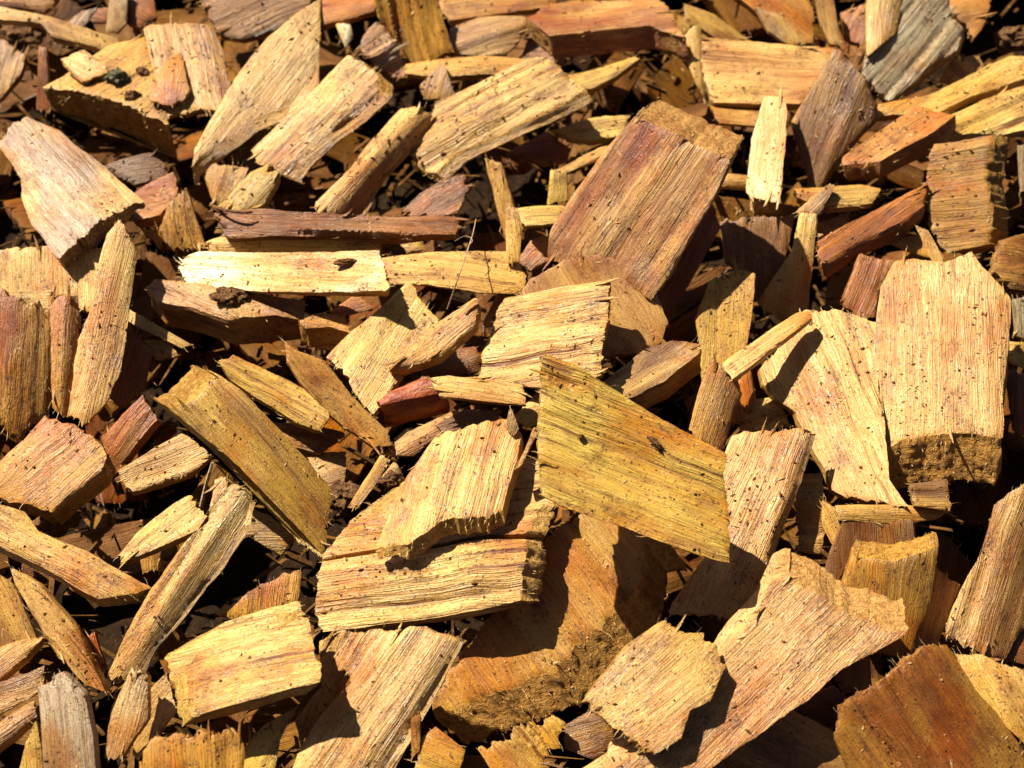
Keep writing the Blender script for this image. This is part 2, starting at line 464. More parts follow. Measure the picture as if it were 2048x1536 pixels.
def build_chip(name, label, cat, O, gax, vax, nrm, ext, P2, t, seed, col, col2, group=None, fibres=True, end_part=True, mat=None, fine=1.0, endtone=None, fuzz=0, **kw):
    """O: centre of the face in cm; ext: vector from face to underside."""
    V, h, F, loop, lout, lcut = chip_mesh(P2, t, seed, fine=fine, **kw)
    taper = kw.get('taper', 0.08)
    rr = np.random.default_rng(seed + 77)
    off = rr.uniform(-40, 40, 3)
    top3 = O + V[:, :1] * gax + V[:, 1:] * vax + h[:, None] * nrm
    gr = np.column_stack([V, h]) + off
    K = int(np.clip(round(t / 0.11 * fine), 2, 13))
    n_top, m = len(V), len(loop)
    verts = [top3]; grs = [gr]
    ring_ids = [loop]
    Lu, Lv = V[loop, 0], V[loop, 1]
    for k in range(1, K + 1):
        w = t * k / K
        side = 0.045 * vn(Lu * 0.25, Lv * 0.3, w * 4.0 + 9, seed + 30) + 0.03 * vn(Lu * 0.5, Lv * .5, w * 9.0 + 4, seed + 31) + 0.05 * np.tanh(4 * vn(Lu * 0.2, 3.0, w * 2.0, seed + 32))
        ende = 0.045 * vn(Lu * 1.8, Lv * 1.8, w * 1.8, seed + 33) + 0.030 * vn(Lu * 6, Lv * 6, w * 9, seed + 34) + 0.022 * vn(Lv * 13, w * 15, 0, seed + 35)
        kk = min(1.0, 0.4 + t * 0.6)
        dsp = kk * ((1 - lcut) * side + lcut * ende) - taper * w
        if k == K:
            dsp -= 0.05
        p2 = V[loop] + lout * dsp[:, None]
        wob = 0.06 * t * vn(Lu * 1.3, Lv * 1.3, 1.0, seed + 36) * (k / K)
        p3 = O + p2[:, :1] * gax + p2[:, 1:] * vax + (h[loop] * (1 - k / K))[:, None] * nrm + ext * (k / K) - nrm * wob[:, None]
        verts.append(p3)
        grs.append(np.column_stack([p2, np.full(m, -w)]) + off)
        ring_ids.append(n_top + (k - 1) * m + np.arange(m))
    A = np.vstack(verts); G = np.vstack(grs)
    origin = O + ext
    # side quads
    faces = list(F); mi = [1 if kw.get('top', 'wood') != 'wood' else 0] * len(F)
    ecut = (lcut + np.roll(lcut, -1)) / 2 > 0.5
    nout3 = lout[:, :1] * gax + lout[:, 1:] * vax
    mid = O + ext * 0.5
    tocam = (CAM - mid) / np.linalg.norm(CAM - mid)
    face_cam = (nout3 @ tocam) > 0.12
    ends = {}
    ring = [r for r in ring_ids]
    flag = [bool(ecut[j] and end_part and face_cam[j] and t > 0.3) for j in range(m)]
    run = np.zeros(m, int); rid = 0
    for j in range(m):
        if flag[j]:
            if j == 0 or not flag[j - 1]:
                rid += 1
            run[j] = rid
    if flag[0] and flag[-1] and not all(flag):
        run[run == rid] = 1
    good = {r for r in set(run[run > 0]) if np.sum(run == r) >= 6}
    for j in range(m):
        j2 = (j + 1) % m
        for k in range(K):
            q = (ring[k][j2], ring[k][j], ring[k + 1][j], ring[k + 1][j2])
            if flag[j] and run[j] in good:
                ends.setdefault(int(run[j]), []).append(q)
            else:
                faces.append(q); mi.append(1 if ecut[j] else 0)
    faces.append(tuple(int(x) for x in ring[-1][::-1])); mi.append(0)
    loc = (A - origin) * CM
    mats = [mat or M_WOOD, M_END if mat is None else mat]
    used = np.unique(np.concatenate([np.asarray(f) for f in faces]))
    remap = np.full(len(A), -1); remap[used] = np.arange(len(used))
    o = mesh_obj(name, loc[used], [tuple(int(remap[i]) for i in f) for f in faces], mats, mi, G[used])
    o.location = Vector(origin * CM)
    o.color = (*col, 1)
    o['stain'] = tuple(float(x) for x in col2)
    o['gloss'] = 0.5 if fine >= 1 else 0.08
    o['groove'] = float(np.clip(0.25 + 0.65 * kw.get('rough', 0.6), 0, 1.3))
    o['label'] = label; o['category'] = cat
    if group:
        o['group'] = group
    for qs in ends.values():
        used = np.unique(np.asarray(qs))
        remap = np.full(len(A), -1); remap[used] = np.arange(len(used))
        e = mesh_obj('cut_end', loc[used], [tuple(int(remap[i]) for i in f) for f in qs], [mats[1]], None, G[used])
        e.parent = o; e.color = (*(TONE[endtone] if endtone else col), 1); e['stain'] = TONE[endtone] if endtone else o['stain']
    if fibres:
        FV, FF = [], []
        cnt = int(np.clip(m * 0.15, 5, 46))
        pr = 0.12 + lcut
        idx = rr.choice(m, cnt, p=pr / pr.sum())
        jobs = [(int(j), int(rr.integers(0, max(1, K // 2 + 1))), False) for j in idx]
        fz = np.flatnonzero(np.array(flag))
        if len(fz):
            jobs += [(int(rr.choice(fz)), int(rr.integers(0, K)), True) for _ in range(fuzz + min(70, int(len(fz) * K * 0.06)))]
        for j, k, short_ in jobs:
            base = A[ring[k][j]]
            sgn = 1 if lout[j, 0] > 0 else -1
            d = sgn * gax * (0.3 + 0.9 * lcut[j]) + nout3[j] * rr.uniform(.1, .7) + nrm * rr.uniform(-.25, .5) + vax * rr.uniform(-.5, .5)
            if lcut[j] < .5:
                d = gax * rr.choice([-1, 1]) * .8 + nout3[j] * rr.uniform(.15, .5) + nrm * rr.uniform(-.1, .5)
            d /= np.linalg.norm(d)
            ln = 0.05 + 0.26 * rr.random() ** 2.5
            rad = rr.uniform(0.005, 0.013)
            if short_:
                ln = rr.uniform(.03, .09)
                base = base + (A[ring[k + 1][j]] - base) * rr.random()
                d = nout3[j] + nrm * rr.uniform(-.6, .6) + vax * rr.uniform(-.6, .6); d /= np.linalg.norm(d)
            s1 = np.cross(d, nrm); s1 /= np.linalg.norm(s1) + 1e-9; s2 = np.cross(d, s1)
            b0 = len(FV)
            bd_ = (s1 * rr.uniform(-1, 1) + s2 * rr.uniform(-1, 1)) * ln * .15
            for rr_, pp in ((1.0, base - d * .04), (0.7, base + d * ln * .55 + bd_)):
                for a in (0, 2.09, 4.19):
                    FV.append(pp + (s1 * math.cos(a) + s2 * math.sin(a)) * rad * rr_)
            FV.append(base + d * ln)
            for a in range(3):
                b = (a + 1) % 3
                FF.append((b0 + a, b0 + b, b0 + 3 + b, b0 + 3 + a)); FF.append((b0 + 3 + a, b0 + 3 + b, b0 + 6))
        f = mesh_obj('fibres', (np.array(FV) - origin) * CM, FF, [M_FIBRE], smooth=False)
        f.parent = o; f['kind'] = 'stuff'
    if fibres and np.ptp(V[:, 0]) * np.ptp(V[:, 1]) > 1.6:
        for _ in range(int(rr.integers(0, 6))):
            j = int(rr.choice(m, p=pr / pr.sum()))
            sg = 1 if lout[j, 0] > 0 else -1
            ln = rr.uniform(.25, .8); w = rr.uniform(.018, .05)
            p = A[ring[0][j]] - nout3[j] * .05 - gax * sg * ln * (.5 if lcut[j] > .5 else rr.uniform(.2, .8)) + nrm * .015
            up = rr.uniform(.03, .22); lat = rr.uniform(-.18, .18)
            SV, SF = [], []
            for q, (x, k) in enumerate(((0, .7), (.35, 1), (.7, .7), (1, .12))):
                cpt = p + gax * sg * ln * x + nrm * (up * x * x) + vax * lat * x * x
                for aa, bb in ((-1, -.4), (1, -.4), (.8, .5), (-.9, .5)):
                    SV.append(cpt + vax * w * aa * k + nrm * w * bb * k)
                if q:
                    b0 = (q - 1) * 4
                    SF += [(b0 + i, b0 + (i + 1) % 4, b0 + 4 + (i + 1) % 4, b0 + 4 + i) for i in range(4)]
            SF += [(3, 2, 1, 0), (12, 13, 14, 15)]
            SV = np.array(SV)
            lg = np.column_stack([(SV - O) @ gax, (SV - O) @ vax, (SV - O) @ nrm]) + off
            sp = mesh_obj('splinter', (SV - origin) * CM, SF, [mats[0]], None, lg)
            sp.parent = o; sp.color = o.color; sp['stain'] = o['stain']; sp['groove'] = 0.5; sp['gloss'] = 0.4
    SOLIDS.append((A, F, ring, m))
    return o

# ------------------------------------------------------------------ stacking: each chip in turn is laid on those before it
BW, BH = 320, 240
SC = 2048 / BW
MARG = 24
bx, by = np.meshgrid((np.arange(-MARG, BW + MARG) + .5) * SC, (np.arange(-MARG, BH + MARG) + .5) * SC)
BR = ray(bx, by)
BASE_Z = -1.5
buf = (BASE_Z - CAM[2]) / BR[..., 2]           # depth along the view axis
owner = np.full(buf.shape, -1)

CHIPS = []
def C(label, tone, grain, d, t, pts, h=0.0, N=None, name='wood_chip', cat='wood chip', short=None, **kw):
    P = np.array([[float(a) for a in s.split(',')] for s in pts.split()])
    CHIPS.append(dict(label=label, tone=tone, grain=grain, d=d, t=t, P=P, h=h, N=N, name=name, cat=cat, short=short, kw=kw))
S = dict(name='wood_stick', cat='wood stick')
L = dict(name='wood_splinter', cat='wood splinter')

# ------------------------------------------------------------------ the chips: (look, tones, grain direction in the photo, slant of the underside, thickness, outline)
# --- lowest layer
C('dim brown chip under the grey-cream speckled chip, near the rust fibres', 'brown', (1, -.2), (0, 8), .4, '205,330 300,305 332,330 330,355 270,370 230,350', h=-1)
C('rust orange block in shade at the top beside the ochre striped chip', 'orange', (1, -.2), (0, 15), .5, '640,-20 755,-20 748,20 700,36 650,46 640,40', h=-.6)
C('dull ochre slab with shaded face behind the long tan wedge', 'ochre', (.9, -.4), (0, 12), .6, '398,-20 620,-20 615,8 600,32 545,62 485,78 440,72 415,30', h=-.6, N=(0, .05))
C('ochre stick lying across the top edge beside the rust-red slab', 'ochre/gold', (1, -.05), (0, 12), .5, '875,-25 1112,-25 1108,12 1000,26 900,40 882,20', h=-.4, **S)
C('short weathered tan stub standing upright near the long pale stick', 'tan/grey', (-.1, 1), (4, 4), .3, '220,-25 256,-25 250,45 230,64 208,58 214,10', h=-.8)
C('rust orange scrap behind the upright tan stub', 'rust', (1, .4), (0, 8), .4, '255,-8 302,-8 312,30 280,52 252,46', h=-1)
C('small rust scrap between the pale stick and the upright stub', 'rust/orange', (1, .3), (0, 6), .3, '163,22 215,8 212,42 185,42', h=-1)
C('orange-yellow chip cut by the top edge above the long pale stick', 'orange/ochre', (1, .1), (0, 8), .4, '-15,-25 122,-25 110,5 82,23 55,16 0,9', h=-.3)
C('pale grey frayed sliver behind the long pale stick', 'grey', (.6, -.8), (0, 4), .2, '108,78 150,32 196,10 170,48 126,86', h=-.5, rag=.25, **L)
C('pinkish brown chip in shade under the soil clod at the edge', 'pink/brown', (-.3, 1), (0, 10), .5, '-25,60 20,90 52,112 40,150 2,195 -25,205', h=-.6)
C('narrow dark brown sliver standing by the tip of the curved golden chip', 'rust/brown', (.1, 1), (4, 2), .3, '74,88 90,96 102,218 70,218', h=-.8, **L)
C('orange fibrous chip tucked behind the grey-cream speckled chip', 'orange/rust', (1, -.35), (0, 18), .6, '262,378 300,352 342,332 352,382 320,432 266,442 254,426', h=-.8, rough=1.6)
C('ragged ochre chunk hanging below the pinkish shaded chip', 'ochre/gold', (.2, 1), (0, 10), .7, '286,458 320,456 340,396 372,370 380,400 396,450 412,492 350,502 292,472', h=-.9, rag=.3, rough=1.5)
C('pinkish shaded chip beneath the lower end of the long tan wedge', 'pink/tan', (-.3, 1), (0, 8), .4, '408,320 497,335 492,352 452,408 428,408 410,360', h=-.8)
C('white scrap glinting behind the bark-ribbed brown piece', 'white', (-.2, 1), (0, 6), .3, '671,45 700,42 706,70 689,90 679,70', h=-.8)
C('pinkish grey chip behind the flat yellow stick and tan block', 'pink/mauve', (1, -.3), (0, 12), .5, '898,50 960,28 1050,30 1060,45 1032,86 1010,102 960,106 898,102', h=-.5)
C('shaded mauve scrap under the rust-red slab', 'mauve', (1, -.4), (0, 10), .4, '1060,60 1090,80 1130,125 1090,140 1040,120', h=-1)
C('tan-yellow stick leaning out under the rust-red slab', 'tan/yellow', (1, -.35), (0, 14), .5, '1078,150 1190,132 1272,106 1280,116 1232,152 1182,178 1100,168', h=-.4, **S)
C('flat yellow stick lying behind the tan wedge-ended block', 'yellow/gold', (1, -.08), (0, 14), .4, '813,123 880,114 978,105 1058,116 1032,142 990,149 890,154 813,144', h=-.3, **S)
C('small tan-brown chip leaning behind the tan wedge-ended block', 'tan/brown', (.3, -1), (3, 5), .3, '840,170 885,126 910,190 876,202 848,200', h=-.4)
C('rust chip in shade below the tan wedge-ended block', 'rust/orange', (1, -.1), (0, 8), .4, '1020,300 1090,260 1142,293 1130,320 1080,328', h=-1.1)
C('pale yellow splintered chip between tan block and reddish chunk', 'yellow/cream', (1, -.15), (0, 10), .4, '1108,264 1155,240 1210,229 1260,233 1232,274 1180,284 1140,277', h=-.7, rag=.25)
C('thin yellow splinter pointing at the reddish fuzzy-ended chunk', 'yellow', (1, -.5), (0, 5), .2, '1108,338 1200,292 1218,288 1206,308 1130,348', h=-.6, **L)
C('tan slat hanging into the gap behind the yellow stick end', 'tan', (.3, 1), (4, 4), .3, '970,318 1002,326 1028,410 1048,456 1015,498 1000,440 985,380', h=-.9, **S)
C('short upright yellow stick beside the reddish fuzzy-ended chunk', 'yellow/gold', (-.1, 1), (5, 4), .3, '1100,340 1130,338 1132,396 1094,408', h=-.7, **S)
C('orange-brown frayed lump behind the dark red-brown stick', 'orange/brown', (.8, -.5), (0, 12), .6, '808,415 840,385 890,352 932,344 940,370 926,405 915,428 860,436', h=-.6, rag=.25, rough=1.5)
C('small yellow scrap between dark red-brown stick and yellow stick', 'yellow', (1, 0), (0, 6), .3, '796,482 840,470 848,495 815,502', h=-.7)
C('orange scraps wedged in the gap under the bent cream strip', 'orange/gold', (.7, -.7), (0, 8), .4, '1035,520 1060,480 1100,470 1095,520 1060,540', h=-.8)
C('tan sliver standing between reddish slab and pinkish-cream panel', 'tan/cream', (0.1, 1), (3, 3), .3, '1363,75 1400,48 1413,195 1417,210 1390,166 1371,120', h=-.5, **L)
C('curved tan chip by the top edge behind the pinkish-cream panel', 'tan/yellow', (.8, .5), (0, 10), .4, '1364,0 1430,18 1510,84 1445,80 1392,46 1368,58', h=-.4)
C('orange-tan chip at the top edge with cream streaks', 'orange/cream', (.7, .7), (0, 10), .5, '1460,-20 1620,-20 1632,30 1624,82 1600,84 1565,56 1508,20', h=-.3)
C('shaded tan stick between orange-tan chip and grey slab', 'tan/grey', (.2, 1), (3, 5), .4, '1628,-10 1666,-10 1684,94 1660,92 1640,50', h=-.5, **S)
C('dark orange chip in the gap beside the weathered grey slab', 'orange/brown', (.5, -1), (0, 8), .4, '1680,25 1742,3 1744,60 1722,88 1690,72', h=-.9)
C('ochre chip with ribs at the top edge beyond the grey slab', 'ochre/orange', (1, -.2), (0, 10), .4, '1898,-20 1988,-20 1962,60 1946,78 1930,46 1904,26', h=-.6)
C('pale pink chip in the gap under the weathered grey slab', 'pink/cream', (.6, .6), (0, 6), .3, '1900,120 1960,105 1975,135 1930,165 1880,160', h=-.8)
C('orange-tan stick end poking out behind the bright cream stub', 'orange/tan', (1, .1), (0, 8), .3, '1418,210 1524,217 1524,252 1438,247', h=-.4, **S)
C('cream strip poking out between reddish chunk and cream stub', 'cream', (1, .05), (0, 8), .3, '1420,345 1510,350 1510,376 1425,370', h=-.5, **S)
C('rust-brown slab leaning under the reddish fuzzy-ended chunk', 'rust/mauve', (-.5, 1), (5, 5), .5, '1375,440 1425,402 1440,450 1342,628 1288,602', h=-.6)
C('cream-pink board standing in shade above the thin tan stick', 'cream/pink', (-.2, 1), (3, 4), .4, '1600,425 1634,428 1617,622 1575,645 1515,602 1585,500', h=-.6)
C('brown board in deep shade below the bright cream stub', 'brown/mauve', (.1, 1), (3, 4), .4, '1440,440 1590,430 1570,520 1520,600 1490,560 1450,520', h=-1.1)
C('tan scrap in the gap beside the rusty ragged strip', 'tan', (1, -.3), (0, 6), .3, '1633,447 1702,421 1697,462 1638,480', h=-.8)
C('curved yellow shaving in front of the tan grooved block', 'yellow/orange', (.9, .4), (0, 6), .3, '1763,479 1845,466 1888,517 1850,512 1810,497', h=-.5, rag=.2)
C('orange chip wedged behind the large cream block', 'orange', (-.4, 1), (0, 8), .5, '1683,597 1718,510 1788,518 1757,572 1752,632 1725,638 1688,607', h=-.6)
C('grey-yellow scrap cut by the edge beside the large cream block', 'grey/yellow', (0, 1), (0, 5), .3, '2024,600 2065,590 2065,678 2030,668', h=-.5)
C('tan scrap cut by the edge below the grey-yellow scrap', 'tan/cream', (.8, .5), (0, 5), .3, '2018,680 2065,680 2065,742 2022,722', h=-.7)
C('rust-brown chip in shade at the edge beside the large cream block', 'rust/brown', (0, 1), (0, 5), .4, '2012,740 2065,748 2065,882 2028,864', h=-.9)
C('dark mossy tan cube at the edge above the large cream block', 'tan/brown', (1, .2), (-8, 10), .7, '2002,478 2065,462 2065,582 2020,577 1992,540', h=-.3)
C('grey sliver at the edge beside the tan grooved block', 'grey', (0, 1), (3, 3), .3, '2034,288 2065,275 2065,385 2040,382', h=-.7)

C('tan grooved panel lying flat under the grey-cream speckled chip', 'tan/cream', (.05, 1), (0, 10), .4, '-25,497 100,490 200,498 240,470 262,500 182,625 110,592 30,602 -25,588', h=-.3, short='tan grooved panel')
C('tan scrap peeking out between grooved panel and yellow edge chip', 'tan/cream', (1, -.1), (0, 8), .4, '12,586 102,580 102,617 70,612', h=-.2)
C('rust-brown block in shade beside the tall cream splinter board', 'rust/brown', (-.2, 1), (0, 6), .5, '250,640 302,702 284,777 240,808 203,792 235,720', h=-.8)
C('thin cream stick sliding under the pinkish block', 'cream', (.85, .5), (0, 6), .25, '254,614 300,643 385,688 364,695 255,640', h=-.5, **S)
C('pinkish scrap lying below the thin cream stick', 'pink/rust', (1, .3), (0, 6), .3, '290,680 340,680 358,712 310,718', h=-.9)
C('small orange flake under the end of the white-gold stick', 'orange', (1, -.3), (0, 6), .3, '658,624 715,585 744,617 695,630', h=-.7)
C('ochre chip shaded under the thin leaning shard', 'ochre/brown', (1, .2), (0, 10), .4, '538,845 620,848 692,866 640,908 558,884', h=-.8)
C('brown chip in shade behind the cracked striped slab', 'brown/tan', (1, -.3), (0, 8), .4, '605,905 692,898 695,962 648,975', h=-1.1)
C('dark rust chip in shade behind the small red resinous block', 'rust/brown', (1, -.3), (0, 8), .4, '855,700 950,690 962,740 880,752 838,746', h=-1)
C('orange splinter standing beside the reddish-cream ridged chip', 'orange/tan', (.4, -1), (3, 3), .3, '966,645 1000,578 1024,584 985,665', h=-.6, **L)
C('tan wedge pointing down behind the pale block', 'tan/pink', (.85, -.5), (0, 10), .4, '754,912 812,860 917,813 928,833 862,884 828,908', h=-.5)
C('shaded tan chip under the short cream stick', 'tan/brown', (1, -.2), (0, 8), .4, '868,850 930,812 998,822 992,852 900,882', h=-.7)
C('thin tan splinter slanting beside the dark soil clod', 'tan/pink', (.6, -.9), (4, 4), .25, '692,1018 758,912 777,924 716,1018', h=-.5, **L)
C('small yellow scrap beside the slanting tan splinter', 'yellow', (.6, -.8), (0, 5), .25, '758,962 788,924 802,946 776,978', h=-.7)
C('cream crumbled chip between short cream stick and yellow diamond', 'cream/yellow', (1, -.2), (0, 8), .3, '1028,832 1085,768 1092,842 1050,858', h=-.3)
C('yellow chip half in shade above the thin tan stick', 'yellow/gold', (-.05, 1), (6, 6), .4, '1400,692 1393,640 1420,560 1480,538 1508,545 1505,622 1492,702 1467,762 1402,768', h=-.2, short='half-shaded yellow chip')
C('pale yellow chip in a sunny patch behind the cream parallelogram', 'cream/yellow', (.9, -.3), (0, 6), .3, '1475,800 1552,788 1590,852 1488,862', h=-.6)
C('orange chip in a gap under the tan narrow chip', 'orange/tan', (.2, 1), (2, 3), .3, '1460,770 1500,740 1510,800 1480,850 1455,840', h=-.7)
C('small grooved tan block upright beside the wavy pinkish board', 'tan/ochre', (1, -.03), (4, 4), .4, '1597,947 1644,944 1645,1050 1642,1108 1598,1102', h=-.6)
C('cream pointed sliver below the wavy pinkish board', 'cream/gold', (.5, 1), (3, 3), .25, '1643,998 1676,1014 1682,1060 1704,1122 1660,1086 1643,1052', h=-.5, **L)
C('brown pinkish board in shade behind the ochre stub', 'mauve/brown', (.1, 1), (3, 3), .4, '1690,1035 1824,1040 1828,1082 1720,1112 1662,1185 1648,1150', h=-1)
C('thin curved tan strip below the large cream block', 'tan/ochre', (1, .05), (0, 8), .3, '1666,1006 1820,1008 1898,1013 1877,1034 1810,1044 1678,1037', h=-.6, **S)
C('shaded tan scrap under the front of the large cream block', 'tan/brown', (1, 0), (0, 8), .4, '1818,968 1892,958 1903,1022 1828,1012', h=-.9)
C('reddish split chip behind the ochre stub', 'mauve/pink', (-.2, 1), (5, 5), .5, '1868,1130 1922,1168 1872,1297 1837,1322 1812,1312 1856,1180', h=-.5)
C('rust scrap at the edge under the pink speckled chip', 'rust/brown', (1, .3), (0, 5), .3, '2005,1290 2065,1228 2065,1335 1978,1314', h=-.9)
C('tan shaded scrap under the curved edge of the fishtail chip', 'tan/brown', (0, 1), (0, 5), .4, '1655,1342 1742,1298 1748,1378 1690,1385', h=-1.1)
C('rust scrap in shade beside the big orange-red slab', 'rust/brown', (1, -.3), (0, 5), .4, '1588,1412 1670,1373 1713,1412 1682,1455', h=-1.1)
C('pinkish tan board in shade under the fishtail chip', 'pink/brown', (.8, .5), (0, 8), .5, '1425,1522 1560,1408 1682,1470 1718,1565 1438,1565', h=-1)
C('shaded brown chip between orange flake and rough tan chip', 'brown/ochre', (1, -.2), (0, 8), .4, '1125,1450 1200,1410 1240,1475 1190,1520 1130,1500', h=-1)
C('orange striped chip under the rough tan chip by the bottom edge', 'orange/tan', (.4, 1), (0, 6), .4, '1226,1458 1300,1498 1352,1520 1342,1560 1243,1560', h=-.7)
C('pale stick tip at the bottom edge below the rough tan chip', 'cream', (.9, -.5), (0, 5), .25, '1140,1555 1225,1498 1237,1510 1200,1565', h=-.7, **S)
C('golden scrap at the bottom edge below the orange flake', 'gold/orange', (1, .4), (0, 8), .4, '833,1487 870,1453 928,1500 912,1560 828,1560', h=-.6)
C('ragged tan-yellow chip with stripes under the orange flake', 'yellow/tan', (.6, .8), (0, 10), .4, '955,1497 1030,1463 1106,1428 1132,1442 1102,1507 1078,1560 995,1560', h=-.7, rag=.2, rough=1.4)
C('thin tan sliver upright by the bottom beside the ridged cream board', 'tan', (.05, 1), (3, 3), .25, '820,1440 840,1428 840,1502 821,1528', h=-.7, **L)
C('shaded tan board beneath the ridged cream board', 'tan/pink', (-.4, 1), (0, 8), .5, '638,1282 692,1260 702,1340 660,1424 600,1485 588,1440 640,1372', h=-.7)
C('yellow-orange chip poking out behind the sheen-lit cream slab', 'gold/orange', (-.1, 1), (0, 8), .4, '428,1228 505,1182 575,1142 600,1138 597,1192 582,1215 480,1232', h=-.5)
C('curved yellow chip at the bottom beneath the sheen-lit cream slab', 'yellow/gold', (.5, -1), (6, 6), .4, '480,1502 525,1450 582,1423 557,1482 542,1560 480,1560', h=-.7)
C('tan scrap in the gap below the small yellow chip', 'tan/pink', (0, 1), (0, 5), .3, '276,1105 320,1103 317,1142 284,1148', h=-1)
C('tiny yellow scrap in the gap beside the wavy long stick', 'yellow', (0, 1), (0, 4), .25, '317,1116 337,1124 332,1150 315,1142', h=-1)
C('red-orange tip poking up beside the pinkish split stick', 'red/orange', (.2, 1), (3, 4), .4, '163,1272 186,1260 210,1336 190,1345', h=-.6)
C('frayed yellow-tan splinter at the edge above the orange-yellow stick', 'yellow/tan', (.5, 1), (4, 4), .3, '-25,1135 20,1168 70,1282 40,1293 -25,1232', h=-.4, rag=.25, **L)
C('orange-yellow stick at the edge under the frayed splinter', 'gold/orange', (.8, -.6), (0, 14), .4, '-25,1302 35,1280 88,1270 52,1312 -25,1378', h=-.5, **S)
C('brown ragged stick in shade behind the grey weathered board', 'brown/ochre', (.8, -.3), (0, 8), .4, '-25,1372 55,1345 90,1330 85,1380 60,1398 -25,1442', h=-.8, **S)
C('striped ochre stick at the edge beside the grey weathered board', 'ochre/yellow', (.85, -.6), (0, 12), .4, '-25,1458 65,1398 74,1434 -25,1518', h=-.5, rough=1.4, **S)
C('yellow chip showing beside the foot of the grey weathered board', 'cream/yellow', (.1, 1), (0, 5), .3, '70,1438 92,1560 36,1560 50,1490', h=-.6)
C('pinkish grooved chip beside the sheen-lit cream slab', 'pink/tan', (-.6, .9), (4, 6), .4, '290,1392 332,1342 352,1412 312,1468 262,1510', h=-.6)
C('tan-pink chip in shade with one sunny end below the prism', 'pink/tan', (1, -.4), (0, 12), .5, '230,942 362,866 422,914 376,948 260,986', h=-.6)
C('orange-brown block leaning beside the grey-stained orange chip', 'orange/brown', (.6, -.8), (4, 8), .6, '203,874 284,788 316,838 240,928 210,902', h=-.6)
C('tan scrap in shade under the prism at the wavy stick top', 'tan/brown', (1, 0), (0, 5), .3, '480,1010 540,1030 600,1075 560,1110 490,1070', h=-1.2)

# --- middle layer
C('long pale stick entering at the upper corner under the soil clod', 'cream/tan', (.9, .33), (-3, 12), .45, '-25,4 70,22 150,48 235,72 247,95 238,108 185,92 105,72 80,46 -25,34', short='long pale stick', **S)
C('curved golden chip with a deep shaded front edge', 'gold/tan', (.75, -.5), (12, 76), 1.3, '76,150 120,128 215,65 284,60 308,140 332,215 337,247 255,212 165,182', h=.3, short='curved golden chip', N=(0, .55))
C('pinkish tan plate lying half on the curved golden chip', 'pink/tan', (.2, 1), (2, 14), .4, '284,45 300,38 423,38 446,90 461,160 494,227 440,214 400,210 335,227 308,150', h=.5, N=(0.05, .5), short='pinkish tan plate')
C('small golden wedge with orange tip lying on the pinkish plate', 'gold/orange', (.2, -1), (0, 10), .3, '360,98 370,154 378,175 363,199 335,207 299,191 307,170 325,135 341,109', N=(0, .55))
C('small pale yellow chip on the curved golden chip', 'yellow/cream', (.9, .5), (-3, 12), .3, '121,114 167,96 213,130 211,142 165,156 144,136', N=(0, .6))
C('grey-cream speckled chip with a frayed grey upper tip', 'grey/cream', (.65, .75), (10, 34), .75, '-2,288 52,233 112,247 150,279 200,314 279,380 200,446 115,510 60,441 40,391 42,356 20,321', h=.4, short='grey-cream speckled chip', rag=.15)
C('long tan wedge running down from the top edge', 'cream/tan', (-.62, .78), (6, 52), .70, '642,-15 634,60 631,165 500,226 395,312 380,328 387,290 478,140 535,70', h=.3, N=(-.1, .45), short='long tan wedge')
C('square-ended tan prism beside the long tan wedge', 'tan/cream', (-.72, .70), (46, 28), .70, '497,301 695,111 752,146 746,179 690,226 600,301 560,346 545,331 509,326', h=.3, N=(-.3, .4), short='square-ended tan prism', rough=1.3)
C('ochre ribbed chip hanging down from the top edge', 'ochre/gold', (.2, 1), (4, 8), .5, '744,-25 870,-25 886,40 910,106 825,127 800,86 758,35', h=-.1, N=(0, -.05), rough=1.6, short='ochre ribbed chip')
C('bark-ribbed brown piece beside the ochre ribbed chip', 'mauve/grey', (.8, -.5), (-5, 8), .5, '718,86 734,55 756,40 796,88 820,141 800,157 760,136 724,106', h=-.1, rough=1.8)
C('rust-red slab with orange front edge at the top', 'rust/pink', (1, -.12), (10, 56), .78, '1052,30 1105,-20 1312,-20 1352,40 1367,76 1300,52 1220,57 1140,67 1100,72 1070,52', h=.3, N=(0, .55), short='rust-red slab')
C('tan wedge-ended block with deep grooves', 'tan/cream', (.87, -.48), (28, 34), .58, '813,302 855,250 870,204 950,164 1055,114 1091,111 1131,144 1172,176 1150,191 1000,256 910,302 870,342 840,327', h=.4, N=(-.12, .42), rough=1.7, short='tan wedge-ended block')
C('narrow cream stick sloping beside the tan wedge-ended block', 'cream/tan', (-.68, .72), (12, 12), .5, '800,210 830,207 869,222 861,241 760,346 716,421 700,427 638,422 633,400 700,335 740,280', h=.3, N=(.1, .45), facet=(-.1, .5), **S)
C('golden chunk with crumbly top under the square-ended tan prism', 'gold/yellow', (-.7, .75), (4, 8), .5, '432,414 500,340 536,327 562,345 556,366 528,412 480,424', N=(0, .25), rag=.25)
C('yellow stick hidden behind the white-gold stick', 'yellow/cream', (1, 0), (0, 10), .5, '406,482 440,471 600,474 757,469 762,502 600,508 412,505', h=0, **S)
C('dark red-brown stick with frayed ends', 'rust/brown', (1, .03), (0, 16), .5, '430,420 520,417 640,424 800,434 880,427 930,432 918,445 920,470 800,473 560,471 465,474 438,450', h=.5, rag=.14, rough=1.1, N=(0, .35), short='dark red-brown stick', **S)
C('bright white-gold stick with a blunt frayed end', 'white/cream', (1, .04), (3, 12), .6, '366,512 395,501 560,504 757,496 770,540 781,570 770,583 600,583 440,579 380,571 358,540', h=.7, N=(-.30, .46), rough=.9, short='white-gold stick', **S)
